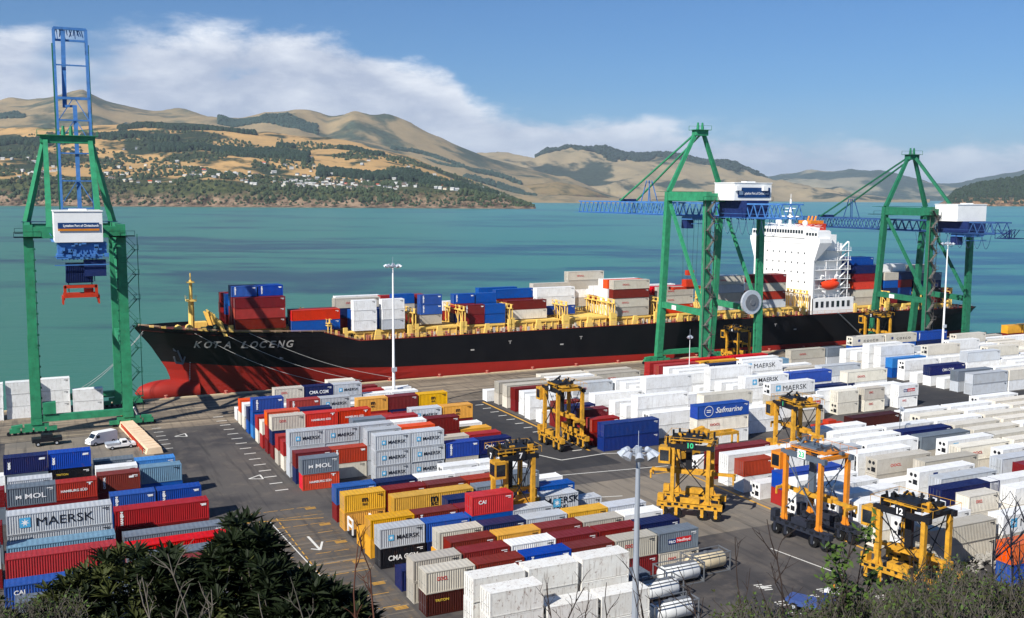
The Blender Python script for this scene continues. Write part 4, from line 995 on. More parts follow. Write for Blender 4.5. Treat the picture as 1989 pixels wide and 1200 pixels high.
# forecastle gear
mb = MB()
for i in range(7):
    x = 27+2.6*i; y = SHY-half(x, 14)+1.2; mb.box(x-.5, x+.5, y, y+.8, deck_z(x)-1, deck_z(x)+.25)
mb.box(38, 41, 251, 254, 13.4, 14.9); mb.box(38, 41, 263, 266, 13.4, 14.9)
for x in (33, 35.5): mb.tube((x, 254, 14.6), (x, 257, 14.6), .8)
mb.build('mooring_gear', M_SYEL, ship_)
mb = MB()
for k in range(16): mb.ball((41.5+rnd.uniform(-2.4, 2.6), 249.5+rnd.uniform(-1.5, 3), 14.2+rnd.uniform(0, 1.1)), .75, .75, .55, 7, 4)
mb.build('rope_pile', mat('dark_rope', (66, 78, 66), .9, 0, .4, 2), ship_)
mb = MB()                                               # breakwater: a slanting yellow ribbed wall
for i in range(11):
    y = 247.2+2.2*i; x = 43.6-.16*i*(1 if i < 6 else -1)
    mb.beam((42.6, y, 13.2), (41.2, y, 17.0+(.9 if 2 < i < 9 else 0)), .35, .5)
mb.hexa([(42.9, 246.8, 13.2), (43.2, 246.8, 13.2), (43.2, 270.5, 13.2), (42.9, 270.5, 13.2), (41.7, 247.6, 16.8), (42.0, 247.6, 16.8), (42.0, 269.5, 17.4), (41.7, 269.5, 17.4)])
mb.build('breakwater', M_SYEL, ship_)
mast = MB(); mast.tube((36.6, SHY, 14), (36.6, SHY, 21), .75, .7, 10); mast.tube((36.6, SHY, 21), (36.6, SHY, 26), .45, .4, 8); mast.box(35.4, 37.8, SHY-1.2, SHY+1.2, 20.8, 21.2); mast.box(35.7, 37.5, SHY-.9, SHY+.9, 25.4, 25.7)
mast.tube((36.6, SHY, 26), (36.6, SHY, 27.8), .14)
for s in (-1, 1): mast.beam((35.4, SHY+s*1.2, 21.2), (35.4, SHY+s*1.2, 22.2), .08); mast.beam((37.8, SHY+s*1.2, 21.2), (37.8, SHY+s*1.2, 22.2), .08)
mast.build('foremast', M_SYEL, ship_)
# hatch coamings, pedestals, lashing bridges
HX = [(44.5, 66.5, 13.2, 14.5), (72, 88.5, 10.4, 12.8), (91, 103.2, 10.4, 12.9), (104.6, 117.2, 10.4, 12.85), (118.6, 134, 10.4, 13.2), (135.6, 149.4, 10.4, 13.2), (151, 164.4, 10.4, 12.8), (166.2, 180, 10.4, 12.8), (182, 199.5, 10.4, 12.8), (201, 220, 10.4, 12.8), (242, 255, 10.2, 11.95), (256.6, 270, 10.2, 11.9), (271, 284, 10, 11.3)]
for a, b, z0, z1 in HX:
    y0 = 246.2 if a > 60 else 249.5; y1 = 2*SHY-y0; mb = MB()
    mb.box(a+.5, b-.5, y0, y0+.35, z0, z1-.35); mb.box(a+.5, b-.5, y0-.3, y0+.6, z1-.55, z1-.3)
    mb.box(a+.5, b-.5, y1-.35, y1, z0, z1-.35); mb.box(a+.5, a+.9, y0+.34, y1-.34, z0, z1-.36); mb.box(b-.9, b-.5, y0+.34, y1-.34, z0, z1-.36)
    n = max(2, int((b-a)/2.1))
    for i in range(n+1): x = a+.7+(b-a-1.4)*i/n; mb.beam((x, y0-.1, z0), (x, y0-.1, z1-.5), .22, .3)
    hc = mb.build('hatch_coaming', M_SYEL, ship_)
    mb = MB(); mb.box(a+.3, b-.3, y0-.2, 2*SHY-y0+.2, z1-.28, z1-.02); mb.build('hatch_cover', M_SYEL, ship_)
    xm = a+(b-a)*.5; mb = MB(); mb.hexa([(xm-1.1, y0-1.9, z0), (xm+1.1, y0-1.9, z0), (xm+1.1, y0-1.3, z0), (xm-1.1, y0-1.3, z0), (xm-.55, y0-1.9, z1+.3), (xm+.55, y0-1.9, z1+.3), (xm+.55, y0-1.3, z1+.3), (xm-.55, y0-1.3, z1+.3)]); mb.build('pedestal', M_SYEL, ship_)
    for xx in (a-.3, b+.3): mb = MB(); mb.box(xx-.5, xx+.5, y0-2.0, y0-1.2, z0-.05, z1+1.2); mb.build('pedestal', M_SYEL, ship_)
LB = [67.6, 90, 103.9, 117.8, 134.8, 150.2, 165.3, 181, 200.2, 221.2, 256, 270.5, 285]
for x in LB:
    mb = MB(); z0 = deck_z(x)-.3; zt = 17.0 if x > 80 else 15.4
    if x > 240: zt = 15.5
    n = 11
    for i in range(n):
        y = 244.4+29.2*i/(n-1)
        mb.beam((x-.4, y, z0), (x-.4, y, zt), .22, .3); mb.beam((x+.4, y, z0), (x+.4, y, zt), .22, .3); mb.beam((x, y, zt-.1), (x, y, zt+1.1), .16, .9)
        if i < n-1: 
            mb.beam((x, y, z0+2.2), (x, y+2.92, zt-.6), .12); mb.beam((x-.4, y+1.4, zt), (x-.4, y+1.4, zt+1.0), .1)
    for z in (z0+2.3, zt): mb.box(x-.6, x+.6, 244.2, 273.8, z-.14, z)
    for s in (-.55, .55): mb.beam((x+s, 244.3, zt+.95), (x+s, 273.7, zt+.95), .08)
    mb.build('lashing_bridge', M_SYEL, ship_)
mb = MB()                                              # clutter under the coaming: lashing bins, pipes
cl = [mat('deck_pink', (170, 86, 76), .8), M_SYEL, mat('deck_white', (200, 196, 186), .8), M_DECK, M_DARK]
for i in range(330):
    x = rnd.uniform(68, 290)
    if 222 < x < 241: continue
    mb.m = rnd.randrange(5); y = rnd.uniform(243.8, 245.2); z = deck_z(x)-.35; mb.box(x, x+rnd.uniform(.2, .7), y, y+.4, z, z+rnd.uniform(.5, 1.7))
tag(mb.build('deck_fittings', cl, ship_), kind='stuff')
# superstructure
sup = MB(); sx0, sx1 = 223.6, 238.0
M_SUP = mat('superstructure_white', (240, 240, 240), .5, 0, .08, .3)
sup.box(sx0, sx1, 247.5, 270.5, 10, 32.5); sup.box(sx0-.05, sx0+.4, 244.6, 273.4, 10, 32.4)
sup.box(sx0, sx1+3, 244.6, 273.4, 10.4, 15.3); sup.box(sx0+.5, sx1-4, 246, 272, 32.5, 35.4)
for z in (18.2, 21.2, 24.2, 27.2, 30.2): sup.box(sx0+.4, sx1+1.5, 244.8, 273.2, z, z+.18)
sup.hexa([(sx0, 244.5, 27.0), (sx0+.5, 244.5, 27), (sx0+.5, 273.5, 27), (sx0, 273.5, 27), (sx0, 242.2, 33), (sx0+5, 242.2, 33), (sx0+5, 275.8, 33), (sx0, 275.8, 33)])
sup.box(sx0, sx0+5, 242.2, 275.8, 33.0, 34.3)
sup.box(sx0-.3, sx0+6, 249, 269, 34.3, 37.6); sup.box(sx0, sx0+5.4, 243.2, 249, 34.3, 36.6) ; sup.box(sx0, sx0+5.4, 269, 274.8, 34.3, 36.6)
sup.build('deckhouse', M_SUP, ship_)
def win(*b):
    mb = MB(); mb.box(*b); mb.build('window', M_GLASS, ship_)
for i in range(15): win(sx0-.36, sx0-.28, 249.6+1.27*i, 250.5+1.27*i, 35.7, 36.8)
for i in range(4): win(sx0-.07, sx0+.02, 243.6+1.3*i, 244.5+1.3*i, 35.2, 36.1); win(sx0-.07, sx0+.02, 269.5+1.3*i, 270.4+1.3*i, 35.2, 36.1)
for z in (17, 20, 23, 26, 29.2):
    for i in range(8):
        y = 248+3.0*i+(.5 if z > 22 else 0)
        win(sx0-.12, sx0-.04, y, y+.45, z, z+.6)
for i in range(7): win(sx0+1.4+2.2*i, sx0+2.5+2.2*i, 244.52, 244.62, 12.4, 14.3)
mb = MB()                                              # rails, stairs and stanchions on the near side
for z in (15.5, 18.38, 21.38, 24.38, 27.38, 30.38):
    for h in (.55, 1.05): mb.beam((sx0+.5, 244.9, z+h), (sx1+1.4, 244.9, z+h), .07)
    for i in range(8): x = sx0+.6+2.15*i; mb.beam((x, 244.9, z-.05), (x, 244.9, z+1.05), .07)
    for i in range(4): x = sx0+1+4.6*i; mb.beam((x, 245.0, z), (x, 245.0, z+2.8), .2)
    mb.beam((sx1-3, 245.6, z), (sx1+.6, 245.6, z+2.85), .7, .1)
for h in (.5, 1.0):
    for (a, b) in (((sx0, 242.3), (sx0, 249)), ((sx0, 269), (sx0, 275.7))): mb.beam((*a, 34.3+h), (*b, 34.3+h), .06)
for i in range(30): mb.beam((sx0-.3+rnd.uniform(0, 6), 243+31*rnd.random(), 37.6), (sx0-.3+rnd.uniform(0, 6), 243+31*rnd.random(), 38.6), .05)
mb.build('railing', M_SUP, ship_)
mb = MB(); mb.tube((sx0+2.5, 259, 37.6), (sx0+2.5, 259, 46.5), .5, .3, 8); mb.beam((sx0+2.5, 255, 41), (sx0+2.5, 263, 41), .3); mb.beam((sx0+2.5, 256.6, 43.6), (sx0+2.5, 261.4, 43.6), .25); mb.beam((sx0+1.6, 257.3, 42.6), (sx0+1.6, 260.7, 42.6), .5, .3)
mb.box(sx0+1.6, sx0+3.6, 257.4, 260.6, 40.4, 40.6); mb.tube((sx0+2.5, 259, 46.5), (sx0+2.5, 259, 48.3), .08)
mb.build('radar_mast', M_SUP, ship_)
mb = MB(); mb.ball((sx0+3.5, 253, 38.9), .9); mb.tube((sx0+3.5, 253, 37.5), (sx0+3.5, 253, 38.4), .3); mb.ball((sx0+3, 265, 39.1), 1.1); mb.tube((sx0+3, 265, 37.5), (sx0+3, 265, 38.4), .3); mb.build('satellite_dome', M_SUP, ship_, True)
mb = MB(); mb.box(sx0+8, sx0+14.5, 253.5, 264.5, 32.5, 36.5); mb.build('funnel_base', M_SUP, ship_)
mb = MB(); mb.box(sx0+8.3, sx0+14.2, 255, 263, 36.5, 38.6); mb.build('funnel', mat('funnel_red', (196, 56, 40), .5), ship_)
mb = MB(); mb.box(sx0+8.5, sx0+14, 256, 262, 38.6, 39.6)
for i in range(3): mb.tube((sx0+9.8+1.5*i, 258.8, 39.5), (sx0+10.3+1.5*i, 258.8, 41.0), .3)
mb.build('funnel_cap', mat('funnel_orange', (226, 140, 50), .5), ship_)
# lifeboat with davits
mb = MB(); n = 12
for i in range(n+1):
    t = i/n; x = sx0+3.6+7.4*t; r = math.sin(math.pi*min(1, max(0, t*.94+.03)))**.5
    for j in range(12): th = 2*math.pi*j/12; mb.v.append((x, 244.9+1.45*r*math.cos(th), 19.4+1.55*r*math.sin(th)+.35*(t-.5)**2*4))
for i in range(n):
    for j in range(12): mb.f.append((i*12+j, i*12+(j+1) % 12, (i+1)*12+(j+1) % 12, (i+1)*12+j)); mb.mi.append(0)
mb.box(sx0+8, sx0+10, 244.3, 245.5, 20.7, 21.4)
tag(mb.build('lifeboat', mat('lifeboat_orange', (232, 66, 30), .4, 0, .1), None, True), 'orange enclosed lifeboat hanging on the near side of the white bridge block', 'lifeboat')
for x in (sx0+4.4, sx0+10.3): mb = MB(); mb.beam((x, 246.6, 17.8), (x, 245.6, 22.6), .3); mb.beam((x, 245.6, 22.6), (x, 244.4, 22.4), .3); mb.beam((x, 246.6, 18), (x, 244, 17.4), .3); mb.build('davit', M_SUP, ship_)
mb = MB()
for i in range(5): mb.beam((sx1+1.5, 244.6+.1, 10.5+i*.8), (sx1+3.0, 244.6+.1, 10.5+i*.8), .08)
mb.beam((sx1-5, 243.0, 10.6), (sx1-16+24, 242.9, .7), .9, .25); mb.build('gangway', M_GREY, ship_)
for i in range(3):
    mb = MB(); a = Vector((36+6*i, SHY-half(36+6*i, 13.8)-.1, 13.9)); b = Vector((66+9*i, QY-.4, .8)); pts = []
    for k in range(13): t = k/12; p = a.lerp(b, t); p.z -= 1.6*math.sin(math.pi*t); pts.append(p)
    mb.path(pts, .045); tag(mb.build('mooring_rope', M_HOSE), f'pale mooring rope, {["leftmost", "middle", "rightmost"][i]} of the three across the black bow', 'rope', 'mooring ropes of the bow')
for i, (x, z) in enumerate(((17.6, 6), (17.6, 6.6))):
    mb = MB(); a = Vector((25.0, SHY-1.5, 13.6+i*.5)); b = Vector((3.0+2*i, QY-.4, .8)); pts = []
    for k in range(13): t = k/12; p = a.lerp(b, t); p.z -= 2.2*math.sin(math.pi*t); pts.append(p)
    mb.path(pts, .06); tag(mb.build('mooring_rope', M_HOSE), f'{["lower", "upper"][i]} head rope slanting left from the bow behind the left crane', 'rope', 'head ropes left of the bow')

# ------------------------------------------------------------------ quay cranes
def truss(mb, x, ya, yb, z0, z1, pitch=2.9, w=.34):
    for z in (z0, z1): mb.beam((x, ya, z), (x, yb, z), w, w*1.2)
    n = int(abs(yb-ya)/pitch)
    for i in range(n):
        a = ya+(yb-ya)*i/n; b = ya+(yb-ya)*(i+1)/n; m = (a+b)/2
        mb.beam((x, a, z0), (x, m, z1), w*.6); mb.beam((x, m, z1), (x, b, z0), w*.6)
def crane(X0, X1, PT, AZ, label, boom_up, dz):
    cx = (X0+X1)/2; t = thing('quay_crane', label, 'crane', (cx, 228, 0)); hx = (X1-X0)/2
    YL, YW = -11.0, 10.0; lean = 0 if boom_up else -3.4
    G = M_GREEN if (boom_up or dz > 2) else M_GREEN2; BL = M_BLUE if (boom_up or dz > 2) else M_STEELB
    for sx in (-1, 1):
        x = sx*hx
        for y, yt in ((YL, YL+.2), (YW, YW+.3+lean)):
            mb = MB(); mb.beam((x, y, 3.2), (x, y+(yt-y)*.4, 17), 1.9, 1.5); mb.beam((x, y+(yt-y)*.4, 17), (x*.99, yt, PT), 1.7, 1.4); mb.build('leg', G, t)
        mb = MB(); mb.beam((x-sx*1.0, YL-.2, 4), (x-sx*1.0, YL-.2, PT-3), .12, .5)
        for q in range(16): mb.beam((x-sx*1.25, YL-.3, 5+2.1*q), (x-sx*.75, YL-.3, 5+2.1*q), .5, .35)
        mb.build('ladder', M_GREEND, t)
        mb = MB(); mb.beam((x, YL+.9, 16.6), (x, YW-.9, 17.0), 1.2, 1.6); mb.build('portal_beam', G, t)
        mb = MB()
        mb.beam((x, YW-.8+lean, PT-3.5), (x, YL+1.1, 18.5), .75, .75); mb.build('diagonal_brace', G, t)
        mb = MB(); mb.beam((x, YL+1, PT-1.3), (x, YW+.2+lean, PT-1.2), 1.1, 2.4); mb.build('upper_beam', G, t)
        # travelling gear
        for y in (YL, YW):
            bg = MB(); s = -sx
            for k in range(4):
                xx = x+sx*(-1.5+2.2*k)-sx*1.2
                bg.box(xx-.95, xx+.95, y-.5, y+.5, .55, 1.35)
            bg.beam((x-2.2, y, 1.7), (x+2.2, y, 1.7), 1.0, .7); bg.beam((x+sx*2.5, y, 1.8), (x+sx*4.5, y, 1.6), .9, .6); bg.box(x-1, x+1, y-.7, y+.7, 1.9, 3.3)
            o = bg.build('bogie', G, t)
            wm = MB()
            for k in range(8): xx = x+sx*(-2.7+1.1*k); wm.tube((xx, y-.28, .4), (xx, y+.28, .4), .38, n=10)
            wm.build('wheel', M_DARK, o)
    for y in (YL, YW):
        mb = MB(); mb.beam((-hx, y, 3.0), (hx, y, 3.0), 1.2, 1.3); mb.build('sill_beam', G, t)
        mb = MB(); mb.beam((-hx+.8, y+.3+(lean if y > 0 else 0), PT-1.5), (hx-.8, y+.3+(lean if y > 0 else 0), PT-1.5), 1.5, 2.2); mb.build('cross_beam', G, t)
    # a-frame
    AY = 5.5; ax2 = 4.3 if boom_up else 1.0
    for sx in (-1, 1):
        mb = MB(); mb.beam((sx*hx, YW+.2+lean, PT), (sx*ax2, AY, AZ), 1.15, 1.15, .85, .85); mb.build('a_frame_leg', G, t)
        if boom_up: mb = MB(); mb.beam((sx*(ax2+.3), YL+.6, PT-2), (sx*ax2, AY-.4, AZ), 1.15, 1.15, .9, .9); mb.build('back_stay', G, t)
    if not boom_up and dz < 2: mb = MB(); mb.beam((hx*.55, YL+4, PT), (.4, AY-.6, AZ), .85, .85); mb.build('back_stay', G, t)
    mb = MB(); mb.box(-ax2-1, ax2+1, AY-1.3, AY+.9, AZ-1.3, AZ+.2); mb.box(-ax2-1.6, ax2+1.6, AY-2, AY+1.6, AZ+.2, AZ+.32)
    for sx in (-1, 1):
        for sy in (-2, 1.6): mb.beam((sx*(ax2+1.5), AY+sy, AZ+.3), (sx*(ax2+1.5), AY+sy, AZ+1.4), .08)
    for sy in (-2, 1.6): mb.beam((-ax2-1.5, AY+sy, AZ+1.4), (ax2+1.5, AY+sy, AZ+1.4), .07)
    for q in (-.8, .7): mb.tube((q, AY-.2, AZ+.3), (q, AY-.2, AZ+2.3), .45, .25, 8)
    mb.build('mast_head', G, t)
    # girder and boom
    B0, B1 = (PT-2.6, PT+.6) if boom_up else (PT-6.6, PT-3.1) if dz > 2 else (PT-7.3, PT-4.1); bx_ = 3.3
    hinge = 12.5
    gy_ = -25 if boom_up else (-33.5 if dz > 2 else -29)
    gd = MB()
    for sx in (-1, 1): truss(gd, sx*bx_, gy_, hinge, B0, B1)
    for i in range(15 if not boom_up else 12): gd.beam((-bx_, gy_+3.1*i, B1), (bx_, gy_+3.1*i, B1), .25)
    gd.box(-bx_-1.3, -bx_-.3, gy_, hinge, B0-.16, B0-.1)
    gd.beam((-bx_-1.3, gy_, B0+1.0), (-bx_-1.3, hinge, B0+1.0), .07)
    gd.build('girder', BL, t)
    if boom_up:
        bm_ = MB(); zt = 83.2; z0 = PT+2
        for sx in (-1, 1):
            for dy in (0, 2.6):
                bm_.beam((1.9+sx*bx_, hinge+.8+dy, z0), (1.9+sx*bx_, hinge+6.5+dy, zt), .5, .45)
            n = 9
            for i in range(n+1):
                f = i/n; y = hinge+.8+5.7*f; z = z0+(zt-z0)*f; bm_.beam((1.9+sx*bx_, y, z), (1.9+sx*bx_, y+2.6, z), .2)
                if i < n: f2 = (i+1)/n; bm_.beam((1.9+sx*bx_, y, z), (1.9+sx*bx_, hinge+.8+5.7*f2+2.6, z0+(zt-z0)*f2), .18)
        for f in (0.02, .17, .32, .5, .62, .80, 1.0):
            y = hinge+.8+5.7*f; z = z0+(zt-z0)*f; bm_.beam((1.9-bx_, y, z), (1.9+bx_, y, z), .55 if f in (.62, 1.0) else .3)
        for f in (.17, .5, .62):
            f2 = f-.13; bm_.beam((1.9-bx_, hinge+.8+5.7*f2, z0+(zt-z0)*f2), (1.9, hinge+.8+5.7*f, z0+(zt-z0)*f), .16); bm_.beam((1.9+bx_, hinge+.8+5.7*f2, z0+(zt-z0)*f2), (2.3, hinge+.8+5.7*f, z0+(zt-z0)*f), .16)
        for q in range(16): bm_.beam((1.9-bx_+.4*q, hinge+7.3, zt-rnd.uniform(1.2, 2.4)), (1.9-bx_+.4*q+rnd.uniform(-.6, .6), hinge+7.3, zt), .18)
        for z_ in (zt, zt-2.5): bm_.beam((1.9-bx_, hinge+6.9, z_), (1.9+bx_, hinge+6.9, z_), .45)
        bm_.build('raised_boom', M_BLUE, t)
        mb = MB(); mb.beam((.2, hinge+5.4, 66), (.5, hinge+6.6, 82.8), .9, .4); mb.beam((2.2, hinge+1.5, z0), (2.2, hinge+4.4, 66.5), .85, .4); mb.beam((.2, hinge+4.6, 66.3), (2.4, hinge+4.6, 66.3), .5, .5); mb.build('cable_tray', M_BLUE, t)
        for sx in (-1, 1):
            mb = MB(); mb.beam((1.9+sx*bx_+.35*sx, hinge+2.8, z0+.5), (1.9+sx*bx_+.35*sx, hinge+7.5, 80), .3); mb.build('fore_stay', M_GREEND, t)
    else:
        bm_ = MB(); ye = 67.0
        for sx in (-1, 1): truss(bm_, sx*bx_, hinge, ye, B0, B1, 2.7)
        for i in range(18): bm_.beam((-bx_, hinge+3.1*i, B1), (bx_, hinge+3.1*i, B1), .22)
        bm_.box(-bx_-1.3, -bx_-.3, hinge, ye+1.5, B0-.16, B0-.1); bm_.beam((-bx_-1.3, hinge, B0+1.0), (-bx_-1.3, ye, B0+1.0), .07)
        for sx in (-1, 1): bm_.beam((sx*bx_*.5, 32, B1), (sx*.4, 31, B1+6.5), .22); bm_.beam((sx*bx_*.5, 28, B1), (sx*.4, 29.5, B1+6.5), .22)
        bm_.build('boom', BL, t)
        for sx in (-1, 1):
            mb = MB(); mb.beam((sx*1.0, AY+.3, AZ-.5), (sx*bx_*.9, 42, B1+.2), .42); mb.build('fore_stay', M_GREEN if dz > 2 else M_GREEND, t)
        mb = MB(); mb.box(-2.2, 2.2, 40.6, 43.6, B1+.05, B1+.9); mb.build('stay_block', M_BLUED, t)
    # machinery house with its signboard
    hy0, hy1 = (-18.2, -10) if not boom_up else (-26, -16); h0 = B1+(.9 if dz > 2 else .2); hh = 4.4 if dz > 2 else 4.8 if not boom_up else 5.6
    hb = MB(); hwid = 4.1 if boom_up else 6.0; Bt = B0-2.2 if boom_up else B0
    if boom_up: h0 = 38.4
    hb.box(-hwid, hwid, hy0, hy1, h0, h0+hh)
    for i in range(int((hy1-hy0)/2.6)): y = hy0+1.3+2.6*i; hb.box(-hwid-.04, -hwid, y-.05, y+.05, h0, h0+hh)
    hb.box(-hwid-.15, hwid+.15, hy0-.15, hy1+.15, h0+hh, h0+hh+.2); hb.box(-1.5, 1.5, hy0+1, hy0+3, h0+hh+.2, h0+hh+.5)
    ho = hb.build('machinery_house', M_WHITE, t)
    if boom_up:
        mb = MB(); mb.box(-3.5, 3.5, hy0-.24, hy0-.16, h0+2.5, h0+3.6); mb.build('signboard', mat('sign_blue', (26, 64, 116), .5), ho)
        mb = MB(); mb.box(-3.5, 3.5, hy0-.24, hy0-.16, h0+2.1, h0+2.49); mb.build('sign_stripe', M_ORA, ho)
        letter('Lyttelton Port of Christchurch', .62, M_TXTW, ho, (.4, hy0-.26, h0+2.85), .03, 6.0)
    elif dz > 2:
        mb = MB(); mb.box(-4.9, 5.4, hy0-.16, hy0-.05, h0+.8, h0+3.3); mb.build('signboard', mat('sign_blue', (26, 64, 116), .5), ho)
        mb = MB(); mb.box(-4.6, -3.3, hy0-.2, hy0-.17, h0+1.4, h0+2.4); mb.build('sign_emblem', M_TXTW, ho)
        letter('Lyttelton Port of Christchurch', .95, M_TXTW, ho, (1.0, hy0-.18, h0+1.5), .01, 8.0)
        for xx in (-6.0, 2.6): mb = MB(); mb.box(xx, xx+1.5, hy0-1.0, hy0-.25, h0+2.5, h0+3.6); mb.build('flood_box', M_WHITE, ho)
    if not boom_up:
        mb = MB(); mb.box(-3.6, 3.6, hy0-2, hy1+1, B0+.2, h0-.05)
        for i in range(30): q = rnd.uniform(-4, 4); yy = rnd.uniform(hy0-3, hy1+2); mb.beam((q, yy, B0-.6), (q+rnd.uniform(-.5, .5), yy+rnd.uniform(-.8, .8), B0+2.4), .2)
        mb.build('hoist_machinery', M_BLUED, t)
    # trolley, cabin and spreader
    ty = -23 if boom_up else (5 if dz > 2 else -17)
    tr = MB(); tr.box(-bx_-.6, bx_+.6, ty-2.6, ty+2.6, Bt-1.1, Bt-.25)
    if boom_up:
        tr.box(-bx_-.4, bx_+1.4, ty-2.2, ty+2.2, Bt-.25, Bt+1.9)
        for i in range(26): q = rnd.uniform(-4, 4.6); z = Bt+rnd.uniform(-1.2, 1.6); tr.box(q, q+rnd.uniform(.2, .8), ty-2.9, ty-2.2, z, z+rnd.uniform(.2, .7))
    for i in range(10): x = -3+.65*i; tr.beam((x, ty-2.3, Bt-1.3), (x+rnd.uniform(-.5, .5), ty-2.3, Bt+.5), .2)
    for z in (Bt-2.6, Bt-1.0): tr.beam((-bx_-1, ty-2.6, z+.4), (bx_+1.6, ty-2.6, z+.4), .18)
    tr.build('trolley', M_BLUE, t)
    cb = MB(); cb.box(bx_-2.6, bx_+1.2, ty-2.2, ty+.3, Bt-4.4, Bt-1.4) if boom_up else cb.box(-bx_-.3, -bx_+2, ty+.5, ty+3, Bt-3.6, Bt-1.2)
    cb.build('operator_cabin', M_BLUED, t)
    if boom_up:
        hd = MB(); hd.box(-2.4, 2.2, ty-1.6, ty+1.4, Bt-5.6, Bt-2.0)
        for i in range(14): hd.beam((-2.5+.38*i, ty-1.75, Bt-5.4), (-2.3+.36*i, ty-1.75, Bt-2), .16)
        hd.build('hoist_block', M_BLUED, t)
        sp = MB(); s0 = Bt-8.4
        for y in (ty-1.2, ty+1.2): sp.beam((-3, y, s0+.4), (3, y, s0+.4), .45, .75)
        sp.beam((-3, ty-1.3, s0), (-3, ty+1.3, s0), .5, .8); sp.beam((3, ty-1.3, s0), (3, ty+1.3, s0), .5, .8); sp.box(.6, 2.2, ty-.9, ty+.9, s0+.6, s0+1.6)
        for sx in (-1, 1):
            for y in (ty-1.2, ty+1.2): sp.beam((sx*3, y, s0+.3), (sx*3.1, y, s0-1.2), .3)
        sp.beam((-2.8, ty-1.2, s0+2.1), (2.8, ty-1.2, s0+2.1), .5, .6)
        for sx in (-1, 1): sp.beam((sx*2.7, ty-1.2, s0), (sx*2.7, ty-1.2, s0+2.3), .5)
        so_ = sp.build('spreader', M_RED, t)
        mb = MB()
        for sx in (-1, 1):
            for y in (-1, 1): mb.tube((sx*2, ty+y, s0+1), (sx*2, ty+y, Bt-2.2), .05, n=4)
        mb.build('hoist_rope', M_DARK, t)
    elif dz > 2:
        sp = MB(); sy = 8.6; s0 = 21.4
        sp.beam((-6.0, sy, s0), (6.0, sy, s0), .8, .7); sp.box(-1.8, 1.8, sy-1.1, sy+1.1, s0+.4, s0+2.4); sp.box(-1, 1, sy-.8, sy+.8, s0+3.6, s0+5)
        for sx in (-6, 6): sp.beam((sx, sy-1.2, s0), (sx, sy+1.2, s0), .5, .8)
        sp.build('spreader', M_RED, t)
        mb = MB()
        for sx in (-1, 1):
            for y in (-1, 1): mb.tube((sx*1.5, sy+y, s0+2), (sx*2, sy+y, B0), .05, n=4)
        mb.build('hoist_rope', M_DARK, t)
    # festoon cables
    if not boom_up:
        for i in range(9):
            mb = MB(); y = gy_+.5+3.0*i; pts = [Vector((-bx_-.8, y+3.1*k/8, B0-.3-4.0*math.sin(math.pi*k/8)**.8)) for k in range(9)]
            mb.path(pts, .07, n=4); mb.build('festoon_cable', M_BLUED, t)
        if dz <= 2:
            mb = MB(); mb.box(-3.4, 3.4, gy_-4.6, gy_-.05, B0-1.2, B0-1.0)
            for y in (gy_-4.6, gy_-.2):
                for x in (-3.4, 3.4): mb.beam((x, y, B0-1), (x, y, B0+1.3), .12)
            for x in (-3.4, 3.4): mb.beam((x, gy_-4.6, B0+1.2), (x, gy_-.2, B0+1.2), .1)
            for i in range(12): mb.beam((rnd.uniform(-3, 3), gy_-rnd.uniform(0, 4.4), B0-1), (rnd.uniform(-3, 3), gy_-rnd.uniform(0, 4.4), B0+1.4), .14)
            mb.build('rear_platform', M_BLUED, t)
    # stair tower up one landside leg and small platforms
    stx, sy = (hx+1.4, YL) if boom_up else (-hx+.2, YL-1.5)
    mb = MB(); zz = 3.5; k = 0
    while zz < PT-3:
        h = 2.5; a, b = (-1.1, 1.1) if k % 2 == 0 else (1.1, -1.1)
        mb.beam((stx+a, sy, zz), (stx+b, sy, zz+h), .8, .1); mb.beam((stx+a, sy-.4, zz+1), (stx+b, sy-.4, zz+h+1), .06)
        mb.box(stx+b-.6, stx+b+.6, sy-.6, sy+.6, zz+h, zz+h+.07)
        for q in (-.6, .6): mb.beam((stx+b+q, sy-.55, zz+h), (stx+b+q, sy-.55, zz+h+1.05), .06)
        mb.beam((stx+b-.6, sy-.55, zz+h+1.05), (stx+b+.6, sy-.55, zz+h+1.05), .06)
        zz += h; k += 1
    for q in (-1.6, 1.6): mb.beam((stx+q, sy+.5, 3), (stx+q, sy+.5, PT-2), .13)
    mb.build('stair_tower', M_GREEND if boom_up else mat('stair_grey', (104, 100, 96), .7, 0, .5, 1), t)
    mb = MB()
    for z, w_ in ((PT-2.4, 2.4), (PT-2.4, 2.4)):
        for sx in (-1, 1):
            for y in (YL-.4, YW+.4):
                mb.box(sx*hx-w_, sx*hx+w_, y-1.3, y+1.3, z, z+.12)
                for a in (-w_, w_): mb.beam((sx*hx+a, y-1.2, z), (sx*hx+a, y-1.2, z+1.1), .07)
                mb.beam((sx*hx-w_, y-1.2, z+1.1), (sx*hx+w_, y-1.2, z+1.1), .07)
    mb.box(-hx-1, hx+1, YW-.9, YW+1.5, PT+.0, PT+.1)
    mb.build('walkway', M_BLUED if boom_up else M_GREEND, t)
    # cable reel and electrical cabin
    if not boom_up and dz > 2:
        mb = MB(); mb.tube((hx-3.2, YL-.4, 19), (hx-3.2, YL-1.1, 19), 3.3, n=24); o = mb.build('cable_reel', M_LAMPW, t)
        mb = MB(); mb.tube((hx-3.2, YL-1.12, 19), (hx-3.2, YL-1.3, 19), 2.2, n=20); mb.build('cable_drum', M_GREY, o)
        mb = MB(); mb.tube((hx-3.2, YL-1.32, 19), (hx-3.2, YL-1.5, 19), .8, n=14); mb.build('reel_hub', M_GREY, o)
    mb = MB(); mb.box(-1.1, 1.1, YL-.9, YL-.76, 15.9, 17.1) if False else mb.box(-hx-.75, -hx-.68, 1, 3, 16.2, 17.4); mb.build('number_plate', M_WHITE, t)
